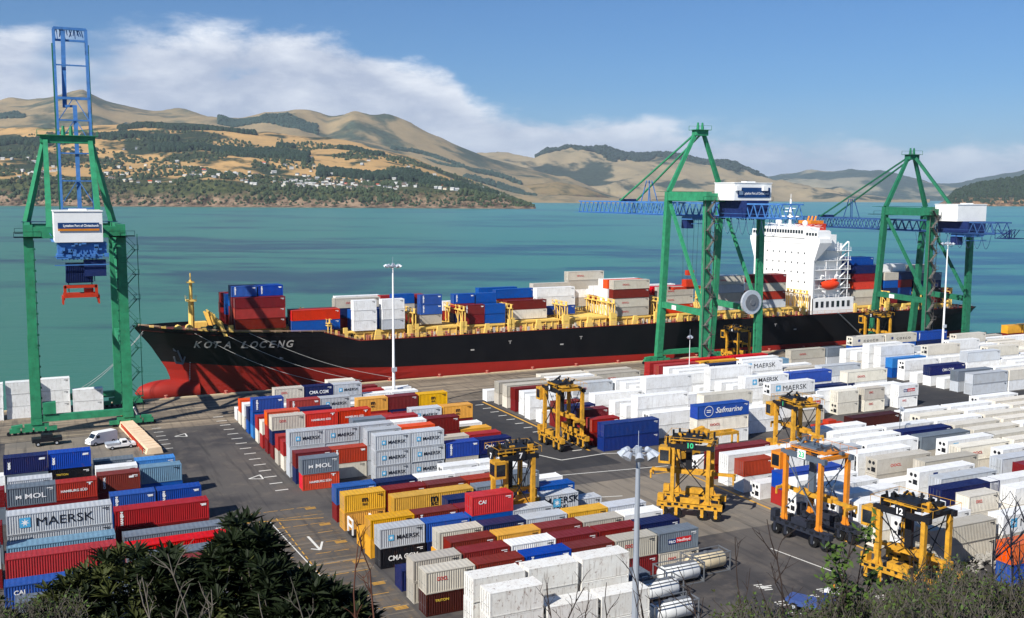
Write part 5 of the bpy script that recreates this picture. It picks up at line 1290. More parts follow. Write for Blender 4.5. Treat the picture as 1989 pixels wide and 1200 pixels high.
    mb = MB(); mb.box(-hx+1.2, -hx+3.6, YL-.9, YL+.9, 3.9, 6.2); mb.build('electrical_cabin', M_GREEN, t)
    return t
crane(.6, 17.6, 41.2, 59.0, 'green quay crane with its blue boom raised upright at the far left', True, 0)
crane(161.5, 179.5, 48.6, 65.4, 'middle green quay crane with a lowered blue lattice boom and a signboard', False, 4.4)
crane(243, 260.2, 44.4, 60.4, 'green quay crane at the right with a lowered dark blue boom and plain white house', False, 0)

# ------------------------------------------------------------------ straddle carriers
def straddle(x, y, ang, label, num, body=M_YEL, sill=M_YEL, tb=M_DARK, H=12.2, spz=6.0, L=9.6, W=5.2, spl=12.2, numcol=M_TXTW, spread_m=M_YEL, sc=1.0, top=None):
    t = thing('straddle_carrier', label, 'straddle carrier', (x, y, 0), ang); l2 = L/2; w2 = W/2
    t.scale = (sc, sc, sc)
    for s in (-1, 1):
        yy = s*w2
        mb = MB(); mb.beam((-l2, yy, 2.05), (l2, yy, 2.05), .8, .8); mb.box(-l2+.2, l2-.2, yy-.5, yy+.5, 2.4, 2.5)
        mb.box(-1.3, 1.5, yy-.62, yy+.62, 2.5, 3.3); mb.box(-l2+.1, -l2+1.0, yy-.5, yy+.5, 2.4, 3.5)
        so2 = mb.build('sill_beam', sill, t)
        ft = MB()
        for q in range(9): xx = -l2+.6+(L-1.8)*q/8; zq = rnd.uniform(1.75, 2.2); ft.box(xx, xx+rnd.uniform(.3, .7), yy-.5, yy+.5, zq, zq+rnd.uniform(.15, .4))
        for q in range(5): xx = rnd.uniform(-2.2, 1.8); ft.box(xx, xx+rnd.uniform(.3, .6), yy-.4, yy+.4, 2.45, 2.6+rnd.uniform(.3, 1.0))
        ft.build('sill_fittings', M_DARK, so2)
        for k in range(4):
            xx = (-l2+.9, -l2+2.9, l2-2.9, l2-.9)[k]
            wh = MB(); wh.tube((xx, yy-.3, .78), (xx, yy+.3, .78), .78, n=18); o = wh.build('wheel', M_BLACK, so2)
            hb = MB(); hb.tube((xx, yy-.33, .78), (xx, yy+.33, .78), .3, n=10); hb.build('hub', M_LAMPW, o)
            fk = MB(); fk.box(xx-.22, xx+.22, yy-.52, yy-.34, .5, 1.62); fk.box(xx-.22, xx+.22, yy+.34, yy+.52, .5, 1.62); fk.box(xx-.2, xx+.2, yy-.5, yy+.5, 1.6, 1.72); fk.build('wheel_fork', sill, so2)
        for xx in (-l2+2.2, l2-2.2):
            mb = MB(); mb.beam((xx, yy, 2.2), (xx, yy, H-1.3), .54, .62); mb.beam((xx-.55, yy, 2.5), (xx, yy, 3.6), .25); mb.beam((xx+.55, yy, 2.5), (xx, yy, 3.6), .25); mb.build('leg', body, t)
        mb = MB(); mb.beam((-l2+1.4, yy, H-1.1), (l2-1.4, yy, H-1.1), .6, .7); mb.build('top_beam', top or tb, t)
        mb = MB(); mb.beam((-l2+2.2, yy, H-2), (l2-2.4, yy, 4.2), .12); mb.beam((l2-2.2, yy, H-2), (-l2+2.4, yy, 4.2), .12); mb.build('cross_brace', tb, t)
    mb = MB()
    for xx in (-l2+2.2, 0, l2-2.2): mb.beam((xx, -w2, H-.9), (xx, w2, H-.9), .6, .5)
    mb.build('cross_beam', top or body, t)
    mb = MB(); mb.box(-1.6, 1.4, -1.5, .9, H-.8, H+.25); mb.box(-3.2, -2.0, -1.6, 1.6, H-.8, H-.2)
    for i in range(9): q = -3+.75*i; mb.tube((q, rnd.uniform(-1.6, 1.6), H-.2), (q, rnd.uniform(-1.6, 1.6), H+.75), .16)
    mb.tube((-1.2, -1.6, H), (1.4, -1.6, H), .28, n=10)
    for i in range(12): q = rnd.uniform(-3.2, 3.2); z = H-.3; yy = rnd.uniform(-2.2, 2.2); mb.box(q, q+rnd.uniform(.2, .9), yy, yy+rnd.uniform(.2, .6), z-.3, z+rnd.uniform(0, .6))
    mb.build('engine_deck', tb, t)
    mb = MB()
    mb.box(-3.1, 3.0, -1.9, 1.9, H-.42, H-.28)
    for i in range(5): q = rnd.uniform(-3.2, 2.4); yy = rnd.uniform(-2, 1.6); mb.box(q, q+rnd.uniform(.3, .9), yy, yy+rnd.uniform(.3, .6), H-.3, H+rnd.uniform(.1, .5))
    mb.build('deck_machinery', body, t)
    mb = MB()
    for s in (-1, 1):
        mb.beam((-l2+1, s*(w2+.3), H+.3), (l2-1, s*(w2+.3), H+.3), .045)
        for i in range(7): q = -l2+1+(L-2)*i/6; mb.beam((q, s*(w2+.3), H-.6), (q, s*(w2+.3), H+.3), .04)
    for q in (-l2+1, l2-1): mb.beam((q, -w2-.3, H+.3), (q, w2+.3, H+.3), .045)
    mb.build('guard_rail', body, t)
    mb = MB(); mb.box(-l2+.2, -l2+1.9, -w2-.9, -w2+.9, H-3.6, H-1.2); cab = mb.build('operator_cabin', body, t)
    mb = MB(); mb.box(-l2+.16, -l2+.2, -w2-.75, -w2+.75, H-3.2, H-1.6); mb.box(-l2+.4, -l2+1.7, -w2-.94, -w2-.9, H-3.2, H-1.6); mb.build('cabin_window', M_GLASS, cab)
    # spreader hung on chains
    mb = MB(); sw = 1.15
    for s in (-1, 1): mb.beam((-spl/2*.55, s*.55, spz+.3), (spl/2*.55, s*.55, spz+.3), .35, .6)
    mb.beam((-spl/2, 0, spz+.2), (spl/2, 0, spz+.2), .5, .42)
    for q in (-spl/2, spl/2): mb.beam((q, -sw, spz), (q, sw, spz), .35, .4); mb.beam((q, -sw, spz), (q, -sw, spz-.9), .22); mb.beam((q, sw, spz), (q, sw, spz-.9), .22)
    mb.build('spreader', spread_m, t)
    mb = MB()
    for q in (-l2+2.4, l2-2.4):
        for s in (-1, 1): mb.beam((q, s*(w2-.5), H-1.2), (q*.7, s*.6, spz+.6), .1)
    mb.beam((-.6, 0, H-1), (-.6, 0, spz+.6), .9, .5); mb.build('lifting_chain', tb, t)
    # number plate
    mb = MB(); mb.box(-.7, .7, -w2-.47, -w2-.37, H-1.3, H-.1); mb.build('number_plate', M_DARK if num != '23' else M_WHITE, t)
    letter(num, 1.05, numcol, t, (0, -w2-.49, H-1.1), .03)
    mb = MB(); mb.box(-l2+1.3-.4, -l2+1.3-.3, -.7, .7, H-1.5, H-.2); mb.build('number_plate', M_DARK if num != '23' else M_WHITE, t)
    o = letter(num, 1.1, numcol, t, (-l2+.88, 0, H-1.35), .03, rot=-math.pi/2)
    return t
Q = math.pi
straddle(90.9, 165.4, -Q/2, 'yellow straddle carrier on the dark lane beside the white reefers, left of the navy stack', '9')
straddle(60.3, 124.2, 0, 'yellow straddle carrier numbered 7 standing behind the bright red container', '7', H=12.6, W=4.05, spz=6.2, spl=6.2, L=8.6)
straddle(88.7, 121.0, R_(-44), 'yellow straddle carrier numbered 10 crossing the open paving behind the light mast head', '10', numcol=M_TXTG, spz=6.2, H=11.9)
straddle(97.6, 104.6, R_(-84), 'orange straddle carrier numbered 23 with a dark chassis and slate engine deck', '23', body=M_ORA, sill=mat('chassis_slate', (46, 50, 62), .5, .1, .3, 1), tb=mat('deck_slate', (92, 104, 118), .5, .1, .3, 1), numcol=M_TXTG, H=13.2, L=10.6, W=5.3)
straddle(96.6, 86.4, R_(-80), 'yellow straddle carrier with a black engine deck, nearest the bushes at lower right', '12', tb=M_DARK, top=M_DARK, H=10.7, L=10.4, W=5.4, spz=4.0, spl=9)
straddle(123.5, 137.8, -Q/2-.1, 'yellow straddle carrier with a dark mast half hidden behind number 23', '1', numcol=M_TXTG, H=11.6)
straddle(184.5, 231.5, -Q/2+.1, 'yellow straddle carrier under the middle quay crane beside the hull', '4', H=11.0, W=4.8, sc=.9, spl=6.2)
straddle(236.5, 229.5, -Q/2, 'yellow straddle carrier on the quay just left of the right-hand crane', '2', H=12.0, W=5.0)

def lifting_frame(x, y, ang, L, m, label):
    t = thing('lifting_frame', label, 'spreader', (x, y, 0), ang)
    mb = MB()
    for s in (-1, 1): mb.beam((-L/2, s*.9, 3.2), (L/2, s*.9, 3.2), .4, .55)
    for i in range(6): q = -L/2+L*i/5; mb.beam((q, -.9, 3.2), (q, .9, 3.2), .3, .4)
    mb.build('frame', m, t)
    for q in (-L/2, L/2):
        for s in (-1, 1): mb = MB(); mb.beam((q, s*.9, 0), (q, s*.9, 3.0), .28); mb.build('leg', m, t)
    mb = MB(); mb.box(-1, 1, -.8, .8, 3.5, 4.3); mb.build('drive_box', m, t); return t
lifting_frame(112.5, 150.6, 0, 15, M_YEL, 'long yellow lifting frame standing in front of the script-lettered blue container')
lifting_frame(140.0, 147.0, 0, 7.5, M_RED, 'red lifting frame on legs left of the dark brown container')
# reach stacker beside the lane end
t = thing('reach_stacker', 'yellow reach stacker with a raised boom behind the light mast head', 'reach stacker', (104.5, 146.5, 0), .05)
mb = MB(); mb.box(-3.4, 3.4, -1.5, 1.5, .9, 2.1); mb.box(-3.6, -1.8, -1.5, 1.5, 2.1, 3.0); mb.build('chassis', M_YEL, t)
mb = MB(); mb.beam((-3.2, 0, 3.6), (5.2, 0, 5.6), .9, .8); mb.beam((5.2, -1.5, 5.2), (5.2, 1.5, 5.2), .6, .5); mb.build('boom', M_YEL, t)
mb = MB(); mb.box(-.8, .9, -.9, .9, 2.1, 3.7); mb.build('operator_cabin', M_GLASS, t)
for xx in (-2.5, 2.5):
    for s in (-1, 1): mb = MB(); mb.tube((xx, s*1.2, .85), (xx, s*1.8, .85), .85, n=16); mb.build('wheel', M_BLACK, t)

# ------------------------------------------------------------------ light masts
def mast_(x, y, h, r, m, label, nl=8, hr=1.25):
    t = thing('light_mast', label, 'light mast', (x, y, 0))
    mb = MB(); n = 6
    for i in range(n): a = r+(r*.45-r)*i/n; b = r+(r*.45-r)*(i+1)/n; mb.tube((0, 0, h*i/n), (0, 0, h*(i+1)/n), a, b, 12)
    mb.box(-r*1.8, r*1.8, -r*1.8, r*1.8, 0, .25); mb.build('pole', m, t)
    mb = MB(); k = 16
    for i in range(k): a0, a1 = 2*math.pi*i/k, 2*math.pi*(i+1)/k; mb.beam((hr*math.cos(a0), hr*math.sin(a0), h-.3), (hr*math.cos(a1), hr*math.sin(a1), h-.3), .08)
    for i in range(4): a = math.pi/2*i; mb.beam((0, 0, h-.3), (hr*math.cos(a), hr*math.sin(a), h-.3), .08)
    mb.tube((0, 0, h-.7), (0, 0, h+.2), r*.8, n=10); mb.tube((0, 0, h), (0, 0, h+1.6), .03, n=4)
    mb.build('head_ring', M_GALV, t)
    for i in range(nl):
        a = 2*math.pi*i/nl+.3; c, s = math.cos(a), math.sin(a); R1 = hr+.32
        mb = MB(); p = Vector((R1*c, R1*s, h-.35)); d = Vector((c*.55, s*.55, -.62)).normalized()
        mb.tube(p-d*.32, p+d*.3, .2, .42, 10); mb.beam((hr*.92*c, hr*.92*s, h-.3), p, .1); mb.build('floodlight', M_LAMPW, t)
    mb = MB(); mb.box(-r-.15, r+.15, -r-.35, -r*.7, h*.28, h*.28+.9); mb.build('service_box', M_LAMPW, t); return t
mast_(71.4, 207.0, 32.5, .36, M_WHITE, 'tall white light mast rising in front of the ship, left of centre')
p_ = at(1240, 872, 26.0); mast_(p_.x, p_.y, 26.0, .40, M_GALV, 'near grey light mast with a ring of floodlights at lower centre', 8, 1.0)
mast_(240.8, 208.5, 34.5, .34, M_WHITE, 'tall white light mast in front of the right-hand quay crane')
mast_(143.5, 132.8, 9.2, .1, M_GREY, 'short slim mast with one dark lamp above the star-badged white container', 1, .25)
mast_(148.0, 204.5, 13.0, .12, M_WHITE, 'thin white pole among the white containers right of the middle', 2, .2)

# ------------------------------------------------------------------ tank containers, vehicles and works
def tank(x, y, ang, label, m):
    t = thing('tank_container', label, 'tank container', (x, y, 0), ang)
    mb = MB(); n = 20; pr = [(-2.95, .0), (-2.9, .5), (-2.7, .88), (-2.4, 1.08), (2.4, 1.08), (2.7, .88), (2.9, .5), (2.95, .0)]
    for xx, rr in pr:
        for k in range(n): th = 2*math.pi*k/n; mb.v.append((xx, rr*math.cos(th), 1.36+rr*math.sin(th)))
    for a in range(len(pr)-1):
        for k in range(n): mb.f.append((a*n+k, a*n+(k+1) % n, (a+1)*n+(k+1) % n, (a+1)*n+k)); mb.mi.append(0)
    mb.build('tank', m, t, True)
    mb = MB()
    for sx in (-3.0, 3.0):
        for sy in (-1.18, 1.18): mb.beam((sx, sy, 0), (sx, sy, 2.59), .13)
        for z in (.08, 2.5): mb.beam((sx, -1.18, z), (sx, 1.18, z), .12)
        mb.beam((sx, -1.18, .1), (sx, 0, 1.0), .1); mb.beam((sx, 1.18, .1), (sx, 0, 1.0), .1)
    for sy in (-1.18, 1.18):
        for z in (.08, 2.5): mb.beam((-3, sy, z), (3, sy, z), .11)
    mb.build('frame', M_GREY, t); mb = MB(); mb.box(-2.4, 2.4, -.3, .3, 2.44, 2.5); mb.tube((0, 0, 2.4), (0, 0, 2.62), .3); mb.build('walkway', M_GREY, t)
    mb = MB()
    for q in (-1.4, 0, 1.4): mb.tube((q-.03, 0, 1.36), (q+.03, 0, 1.36), 1.1, n=20)
    mb.build('band', M_GREY, t)
TW = mat('tank_white', (226, 228, 228), .35, 0, .2, .8, rust=.12); TC = mat('tank_cream', (216, 200, 168), .4, 0, .25, .8, rust=.15)
tank(65.5, 95.8, .02, 'white cylindrical tank container, left of the two in the upper white pair', TW); tank(71.0, 99.2, .02, 'white tank container behind the front pair, half hidden by the mast', TW)
tank(76.4, 101.0, .02, 'cream cylindrical tank container at the right end of the tank row', TC); tank(67.9, 92.2, .02, 'white tank container close behind the lowest one', TW) if False else None
tank(63.6, 90.2, .02, 'lowest white tank container beside the foot of the grey light mast', TW)
def wheel_(t, x, y, r=.36, w=.24):
    mb = MB(); mb.tube((x, y-w/2, r), (x, y+w/2, r), r, n=14); o = mb.build('wheel', M_BLACK, t); mb = MB(); mb.tube((x, y-w/2-.01, r), (x, y+w/2+.01, r), r*.5, n=10); mb.build('rim', M_LAMPW, o)
def van(x, y, ang, label):
    t = thing('parked_van', label, 'van', (x, y, 0), ang); mb = MB()
    prof = [(-2.7, .35), (-2.72, 2.1), (-2.5, 2.4), (1.2, 2.42), (1.55, 2.2), (2.15, 1.35), (2.75, 1.1), (2.85, .4)]
    for s0, s1 in ((-1, 1),):
        for (a, b), (c, d) in zip(prof, prof[1:]+prof[:1]): mb.face((a, -.98, b), (c, -.98, d), (c, .98, d), (a, .98, b))
    mb.face(*[(a, -.98, b) for a, b in prof]); mb.face(*[(a, .98, b) for a, b in reversed(prof)]); mb.build('body', M_WHITE, t)
    mb = MB(); mb.hexa([(1.58, -.85, 2.12), (1.6, .85, 2.12), (2.13, .85, 1.42), (2.13, -.85, 1.42), (1.62, -.85, 2.16), (1.64, .85, 2.16), (2.17, .85, 1.45), (2.17, -.85, 1.45)]); mb.box(.9, 1.6, -1.0, -.985, 1.4, 2.0); mb.box(.9, 1.6, .985, 1.0, 1.4, 2.0); mb.build('window', M_GLASS, t)
    mb = MB(); mb.box(-.9, .4, -1.0, -.985, .5, 2.1); mb.build('open_side_door', M_DARK, t)
    for xx in (-1.8, 1.8):
        for s in (-.92, .92): wheel_(t, xx, s)
    mb = MB(); mb.box(2.8, 2.87, -.85, -.5, .75, 1.0); mb.build('headlight', M_LAMPW, t); mb = MB(); mb.box(2.8, 2.87, .5, .85, .75, 1.0); mb.build('headlight', M_LAMPW, t)
def ute(x, y, ang, label):
    t = thing('parked_pickup', label, 'pickup', (x, y, 0), ang); mb = MB()
    mb.box(-2.6, 2.5, -.9, .9, .45, .95); mb.hexa([(-.2, -.85, .95), (1.5, -.85, .95), (1.5, .85, .95), (-.2, .85, .95), (0, -.75, 1.65), (1.0, -.75, 1.65), (1.0, .75, 1.65), (0, .75, 1.65)]); mb.build('body', M_WHITE, t)
    mb = MB(); mb.box(-2.7, -.35, -.95, .95, .96, 1.02); mb.box(-2.7, -.35, -.95, -.9, 1.02, 1.3); mb.box(-2.7, -.35, .9, .95, 1.02, 1.3); mb.box(-.4, -.33, -.9, .9, 1.02, 1.5); mb.build('tray', M_LAMPW, t)
    mb = MB(); mb.hexa([(1.03, -.7, 1.58), (1.46, -.78, 1.0), (1.46, .78, 1.0), (1.03, .7, 1.58), (1.07, -.7, 1.6), (1.5, -.78, 1.02), (1.5, .78, 1.02), (1.07, .7, 1.6)]); mb.box(.1, .9, -.84, -.79, 1.1, 1.55); mb.build('window', M_GLASS, t)
    for xx in (-1.7, 1.6):
        for s in (-.85, .85): wheel_(t, xx, s, .34)
van(11.6, 203.2, Q+.45, 'white van with its side door open on the concrete by the left crane'); ute(14.6, 198.2, .12, 'small white pickup with a flat tray in front of the white van')
t = thing('yard_trailer', 'low dark trailer with black wheels left of the white van', 'trailer', (2.2, 206.5, 0), .05)
mb = MB(); mb.box(-2.6, 2.6, -1.1, 1.1, .8, 1.5); mb.box(-1, 1, -.9, .9, 1.5, 2.1); mb.build('deck', M_DARK, t)
for xx in (-1.6, 1.6):
    for s in (-1, 1): wheel_(t, xx, s, .45)
# concrete works beside the lane
WK = mat('raw_concrete', (226, 204, 172), .9, 0, .3, .8, dirtcol=(190, 120, 90))
mb = MB()
for i in range(14):
    y = 191+2.0*i; x = 19.6-.20*i
    mb.hexa([(x-1.3, y, 0), (x+1.7, y, 0), (x+1.5, y+1.94, 0), (x-1.5, y+1.94, 0), (x-1.0+rnd.uniform(-.1, .1), y, 1.1), (x+1.35, y, 1.15+rnd.uniform(-.1, .2)), (x+1.2, y+1.94, 1.15), (x-1.2, y+1.94, 1.1)])
tag(mb.build('concrete_blocks', WK), 'row of pale broken concrete blocks running from the left crane to the blue containers', 'concrete block', kind='stuff')
mb = MB()
for i in range(9): mb.beam((17.8-.2*i, 192+2.8*i, 0), (17.8-.2*i, 192+2.8*i, 1.0), .08); 
mb.beam((17.9, 192, .9), (16, 215, .9), .1, .25); mb.beam((17.9, 192, .5), (16, 215, .5), .08, .2)
tag(mb.build('safety_barrier', M_RED), 'low red and pale safety barrier beside the concrete works', 'barrier')
t = thing('digger', 'small orange and white machine at the head of the concrete works by the crane', 'digger', (17.4, 219.0, 0), .8)
mb = MB(); mb.box(-1.2, 1.2, -.8, .8, .7, 1.5); mb.box(-.9, .3, -.6, .6, 1.5, 2.6); mb.build('body', M_ORA, t)
mb = MB(); mb.beam((1.0, 0, 1.4), (2.4, 0, 3.0), .3); mb.beam((2.4, 0, 3.0), (3.4, 0, 1.2), .25); mb.build('arm', M_WHITE, t)
for s in (-1, 1): mb = MB(); mb.box(-1.4, 1.4, s*.9-.25, s*.9+.25, 0, .7); mb.build('track', M_BLACK, t)
t = thing('flat_rack', 'white folded flat rack frame left of the small yellow container', 'flat rack', (40.9, 133.0, 0))
mb = MB(); mb.box(-1.6, 1.6, -1.2, 1.2, 0, .35); mb.build('deck', M_DARK, t)
for q in (-1.55, 1.55):
    mb = MB(); mb.beam((q, -1.1, .35), (q, -1.1, 2.4), .2); mb.beam((q, 1.1, .35), (q, 1.1, 2.4), .2); mb.beam((q, -1.1, 2.4), (q, 1.1, 2.4), .2); mb.beam((q, -1.1, 1.4), (q, 1.1, 1.4), .2); mb.build('end_frame', M_WHITE, t)
# terminal tractor below the bushes
p_ = at(1588, 1165, 1.5); t = thing('yard_tractor', 'blue yard tractor with a white cab roof half hidden by the lower right bushes', 'tractor', (p_.x, p_.y, 0), R_(-60))
mb = MB(); mb.box(-3.4, 2.6, -1.2, 1.2, .7, 1.3); mb.build('chassis', mat('tractor_blue', (62, 84, 140), .5, 0, .2), t)
mb = MB(); mb.box(1.0, 2.6, -.9, .9, 1.3, 3.0); mb.build('operator_cabin', M_TXTB, t)
mb = MB(); mb.box(.9, 2.7, -1.0, 1.0, 3.0, 3.2); mb.build('cab_roof', M_WHITE, t); mb = MB(); mb.tube((1.7, .3, 3.2), (1.7, .3, 3.6), .18); mb.build('warning_lamp', M_ORA, t)
for xx in (-2.4, 1.9):
    for s in (-1.05, 1.05): wheel_(t, xx, s, .5, .4)
# rubble of scrap seen at the right edge
mb = MB(); q0 = at(1925, 1090, .5)
for i in range(150): a = rnd.uniform(0, 6.28); r = rnd.random()**.6; x = q0.x+4.5*r*math.cos(a); y = q0.y+2.6*r*math.sin(a); z = (1-r)*1.2; mb.beam((x, y, z), (x+rnd.uniform(-.7, .7), y+rnd.uniform(-.5, .5), z+rnd.uniform(0, .6)), rnd.uniform(.1, .3))
tag(mb.build('scrap_pile', mat('scrap', (176, 172, 164), .7, .2, .6, 2)), 'heap of pale scrap beside the orange container at the right edge', 'scrap', kind='stuff')
# ------------------------------------------------------------------ foreground plants on the hillside
def pz(px, py, Z):
    """point seen at px,py lying Z metres in front"""
    d = FW + RT*((px-CX)/F_PX) - UP*((py-CY)/F_PX); k = Z/(d.x*_h.x+d.y*_h.y)
    return CAM+d*k
LEAF = mat('leaf_dark', (27, 36, 18), .6, 0, .6, 3.0, spec=.12, vary=0, dirtcol=(20, 30, 14))
LEAF2 = mat('leaf_olive', (62, 68, 34), .6, 0, .6, 3.0, spec=.12, dirtcol=(40, 44, 22))
LEAF3 = mat('leaf_light', (76, 98, 44), .6, 0, .4, 4.0, spec=.15)
BARK = mat('bark_grey', (112, 105, 96), .9, 0, .4, 6)
BARKD = mat('bark_dark', (58, 48, 44), .9, 0, .4, 6)
fr = random.Random(11)
def leaf(mb, p, d, L, w, droop=.25):
    up = Vector((0, 0, 1)); s = d.cross(up)
    if s.length < .05: s = Vector((1, 0, 0))
    s.normalize(); s = (s+up*fr.uniform(-.5, .5)).normalized(); n = d.cross(s)
    m = p+d*L*.5+n*L*.06; t = p+d*L-Vector((0, 0, L*droop))
    mb.face(p, m-s*w/2, t, m+s*w/2)
def rosette(mb, p, up, n, L, w):
    a = fr.uniform(0, 6.28)
    for i in range(n):
        a += 2.4; e = fr.uniform(-.25, 1.0)
        d = (Vector((math.cos(a)*math.cos(e), math.sin(a)*math.cos(e), math.sin(e)))+up*.45).normalized()
        leaf(mb, p, d, L*fr.uniform(.7, 1.15), w)
def leafy(tops, Z, label, depth=3.5, n=420, L=.27, w=.05, floor=1290, mats=(LEAF, LEAF2), k2=.3):
    """a shrub whose crown fills the space beneath a line of tops given as (px, py)"""
    x0, x1 = tops[0][0], tops[-1][0]; base = pz((x0+x1)/2, 1500, Z+1.5); bz = hz_(base.x, base.y)
    t = thing('leafy_shrub', label, 'shrub', (base.x, base.y, bz))
    A, B, S = MB(), MB(), MB(); o = Vector((base.x, base.y, bz)); ns = 0
    for i in range(n):
        px = fr.uniform(x0, x1); ytop = interp(tops, px); f = fr.random()**1.25; py = ytop+18+(floor-ytop)*f
        q = fr.random(); ZZ = Z+depth*(q-.25)*min(1, .25+f*1.2)
        if f < .12: py += fr.uniform(-10, 26)
        p = pz(px, py, ZZ)-o
        (lambda m: rosette(m, p, Vector((fr.uniform(-.4, .4), fr.uniform(-.4, .4), 1)).normalized(), 17, L*fr.uniform(.7, 1.25), w))(B if fr.random() < k2 else A)
        if i % 9 == 0:
            root = Vector((fr.uniform(-1.2, 1.2), fr.uniform(-.8, .8), 0)); m1 = root.lerp(p, .5)+Vector((fr.uniform(-.3, .3), fr.uniform(-.3, .3), .25)); S.path([root, m1, p], .035, .008, 5)
    A.build('crown', mats[0], t); B.build('young_foliage', mats[1], t); S.build('stem', BARK, t)
leafy([(60, 1195), (90, 1130), (130, 1105), (190, 1075), (240, 1050), (300, 1062), (350, 1060)], 13.5, 'olive leafed shrub at the lower left, left of the two darker ones', n=430, k2=.55)
leafy([(290, 1085), (330, 1058), (370, 1088), (405, 1075), (430, 1030), (450, 1000), (475, 992), (505, 1010), (530, 1040), (560, 1100)], 12.5, 'dark spiky leafed shrub with the highest crown at lower left', n=600, k2=.15)
leafy([(500, 1090), (540, 1068), (580, 1090), (600, 1102), (640, 1130), (690, 1150), (720, 1185), (740, 1230)], 12, 'dark leafed shrub sloping down toward the yellow bay lines', n=420, k2=.08)
leafy([(-60, 1120), (0, 1138), (30, 1170), (60, 1215)], 13, 'small leafed shrub cut off by the lower left corner', n=120, L=.14, w=.06, k2=.6)
def twig_tree(px, py_top, Z, label, n=5, col=BARKD, lean=0.0, leaves=0, spread=60, lsize=.06, lm=LEAF3, name='bare_sapling', r0=.013, sub=3):
    base = pz(px+lean, 1330, Z); gz = hz_(base.x, base.y)-.1; o = Vector((base.x, base.y, gz)); up0 = Vector((0, 0, base.z-gz)); t = thing(name, label, 'sapling', o)
    S, Lf = MB(), MB()
    def curve(a, b, r, bend):
        L = (b-a).length; side = Vector((fr.uniform(-1, 1), fr.uniform(-.4, .4), fr.uniform(-.3, .3))).normalized()*L*bend; pts = []
        for k in range(7):
            t_ = k/6; pts.append(a.lerp(b, t_)+side*math.sin(math.pi*t_)+Vector((fr.uniform(-1, 1), 0, fr.uniform(-1, 1)))*L*.012)
        S.path(pts, r, r*.35, 4); return pts
    def leafs(pts):
        for _ in range(leaves):
            p = fr.choice(pts[2:])+Vector((fr.uniform(-.05, .05), 0, fr.uniform(-.05, .05))); dd = Vector((fr.uniform(-1, 1), fr.uniform(-1, 1), fr.uniform(-.4, .9))).normalized(); leaf(Lf, p, dd, lsize*fr.uniform(.6, 1.3), lsize*.55, .1)
    for i in range(n):
        top = pz(px+fr.uniform(-spread, spread), py_top+fr.uniform(0, 90)*(i > 0), Z+fr.uniform(-.5, .5))-o
        s0 = up0+Vector((fr.uniform(-.35, .35), fr.uniform(-.2, .2), 0)); S.path([Vector((s0.x*.3, s0.y*.3, 0)), Vector((s0.x*.8, s0.y*.8, s0.z*.5)), s0], r0*1.7, r0, 5); main = curve(s0, top, r0, fr.uniform(.04, .14)); leafs(main); L = (top-s0).length
        for _ in range(sub):
            k = fr.choice((2, 3, 4, 5)); p = main[k]; d = (main[k+1]-main[k]).normalized(); v = (d+RT*fr.uniform(-.9, .9)+Vector((0, 0, fr.uniform(-.1, .4)))).normalized()
            br = curve(p, p+v*L*fr.uniform(.14, .34), r0*.5, .1); leafs(br)
            for _ in range(2):
                q = fr.choice(br[2:6]); v2 = (v+RT*fr.uniform(-1, 1)).normalized(); leafs(curve(q, q+v2*L*fr.uniform(.06, .14), r0*.3, .08))
    S.build('stem', col, t)
    if leaves: Lf.build('leaves', lm, t)
twig_tree(690, 1035, 11, 'thin bare reddish stems rising from the shrub beside the yellow bay lines', n=2, col=mat('bark_red', (96, 62, 50), .9), spread=14, r0=.016)
twig_tree(1200, 1085, 11, 'bare dark branches in front of the pale stacks and the grey mast', n=4, spread=90, lean=60)
twig_tree(1340, 1100, 11.5, 'bare dark branches in front of the tank containers', n=3, spread=60)
twig_tree(1100, 1130, 11, 'thin dark twigs before the rust streaked front stack', n=4, spread=70)
twig_tree(1560, 1090, 11, 'thin dark twigs between the tank containers and the slim sapling', n=5, spread=90)
twig_tree(1800, 1075, 11, 'bare dark twigs rising from the scrub under the nearest straddle carrier', n=6, spread=110, sub=5)
twig_tree(1440, 1010, 12, 'slender bare branch arching over the open paving', n=2, spread=60, lean=90, r0=.017)
twig_tree(1660, 1040, 11, 'slim sapling with sparse green leaves left of the nearest straddle carrier', n=3, leaves=7, spread=35, lsize=.10, name='leafy_sapling', r0=.018, sub=6)
twig_tree(1955, 975, 12, 'bare dark twigs spreading in from the right edge', n=4, spread=35, col=mat('bark_blue', (44, 46, 58), .9), lean=60, r0=.02, sub=7)
twig_tree(330, 1075, 11.2, 'pale dead branches standing in the lower left shrubs', n=6, spread=90, col=BARK, r0=.016)
twig_tree(560, 1120, 11, 'thin pale dead stems in front of the dark shrub', n=3, spread=60, col=BARK)
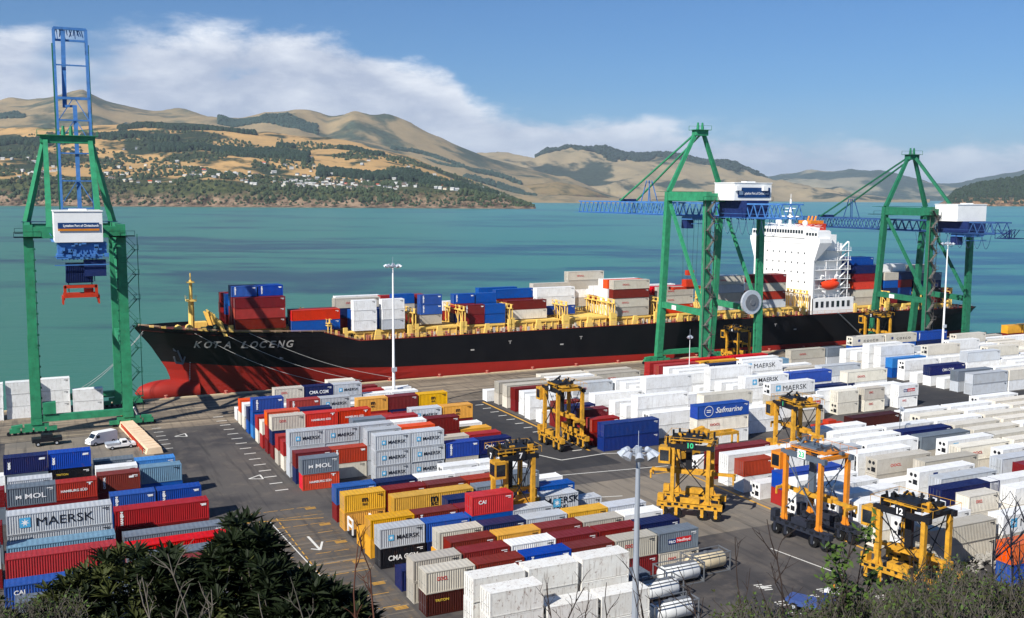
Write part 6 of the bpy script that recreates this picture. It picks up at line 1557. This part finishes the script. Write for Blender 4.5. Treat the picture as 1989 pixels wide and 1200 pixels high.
def scrub(px0, px1, tops, Z, label, n, twc=mat('twig_grey', (84, 79, 72), .9, 0, .4, 6)):
    base = pz((px0+px1)/2, 1500, Z); bz = hz_(base.x, base.y); o = Vector((base.x, base.y, bz)); t = thing('scrub_bush', label, 'bush', o)
    S, Lf, L2_ = MB(), MB(), MB()
    for i in range(n):
        px = fr.uniform(px0, px1); yt = interp(tops, px); py = yt+fr.random()**.8*(1260-yt); ZZ = Z+fr.uniform(-1, 2.2)
        p = pz(px, py, ZZ)-o; v = Vector((fr.uniform(-.5, .5), fr.uniform(-.5, .5), 1)).normalized(); l = fr.uniform(.25, .7)
        if i % 14 == 0: S.path([Vector((fr.uniform(-1, 1), fr.uniform(-.6, .6), 0)), (p-v*l)*.55, p-v*l], .022, .009, 4)
        S.path([p-v*l, p-v*l*.4+Vector((fr.uniform(-.06, .06), 0, 0)), p], .0085, .003, 3)
        for k in range(3):
            s = p-v*l*fr.random(); w_ = (v+Vector((fr.uniform(-1, 1), fr.uniform(-1, 1), fr.uniform(-.2, .6)))).normalized(); e = s+w_*l*.45; S.path([s, e], .005, .002, 3)
            for q in range(3): leaf(Lf if fr.random() < .6 else L2_, s.lerp(e, fr.random()), Vector((fr.uniform(-1, 1), fr.uniform(-1, 1), fr.uniform(-.2, 1))).normalized(), .055, .03, .1)
    S.build('twigs', twc, t); Lf.build('leaves', LEAF2, t); L2_.build('young_foliage', LEAF3, t)
scrub(1560, 1800, [(1560, 1190), (1620, 1130), (1700, 1150), (1760, 1120), (1800, 1100)], 11.5, 'tangled grey green scrub bush under the nearest yellow straddle carrier', 900)
scrub(1780, 2050, [(1780, 1100), (1850, 1085), (1920, 1105), (1989, 1120), (2050, 1090)], 12, 'tangled grey scrub bush filling the lower right corner', 1000)
scrub(1380, 1580, [(1380, 1190), (1440, 1160), (1500, 1165), (1580, 1180)], 11.5, 'low sparse scrub bush at the bottom, right of the tank containers', 300)
scrub(1700, 1900, [(1700, 1160), (1800, 1140), (1900, 1140)], 9.5, 'grey twiggy scrub bush at the bottom edge in front of the others', 500)
scrub(-40, 160, [(-40, 1150), (60, 1160), (160, 1150)], 12, 'olive scrub bush at the lower left corner', 350)
# ------------------------------------------------------------------ air
HAZE = 1
if HAZE:
    mb = MB(); mb.box(-22000, 26000, -3000, 26000, -4.4, 1500)
    hm = bpy.data.materials.new('haze'); hm.use_nodes = True; nt = hm.node_tree; nt.nodes.clear(); k = N(nt)
    v = k.n('ShaderNodeVolumePrincipled', inp={'Color': (.70, .84, 1.0, 1), 'Density': 2.8e-5, 'Anisotropy': .0})
    nt.links.new(v.outputs[0], k.n('ShaderNodeOutputMaterial').inputs['Volume'])
    tag(mb.build('haze', hm), kind='stuff')
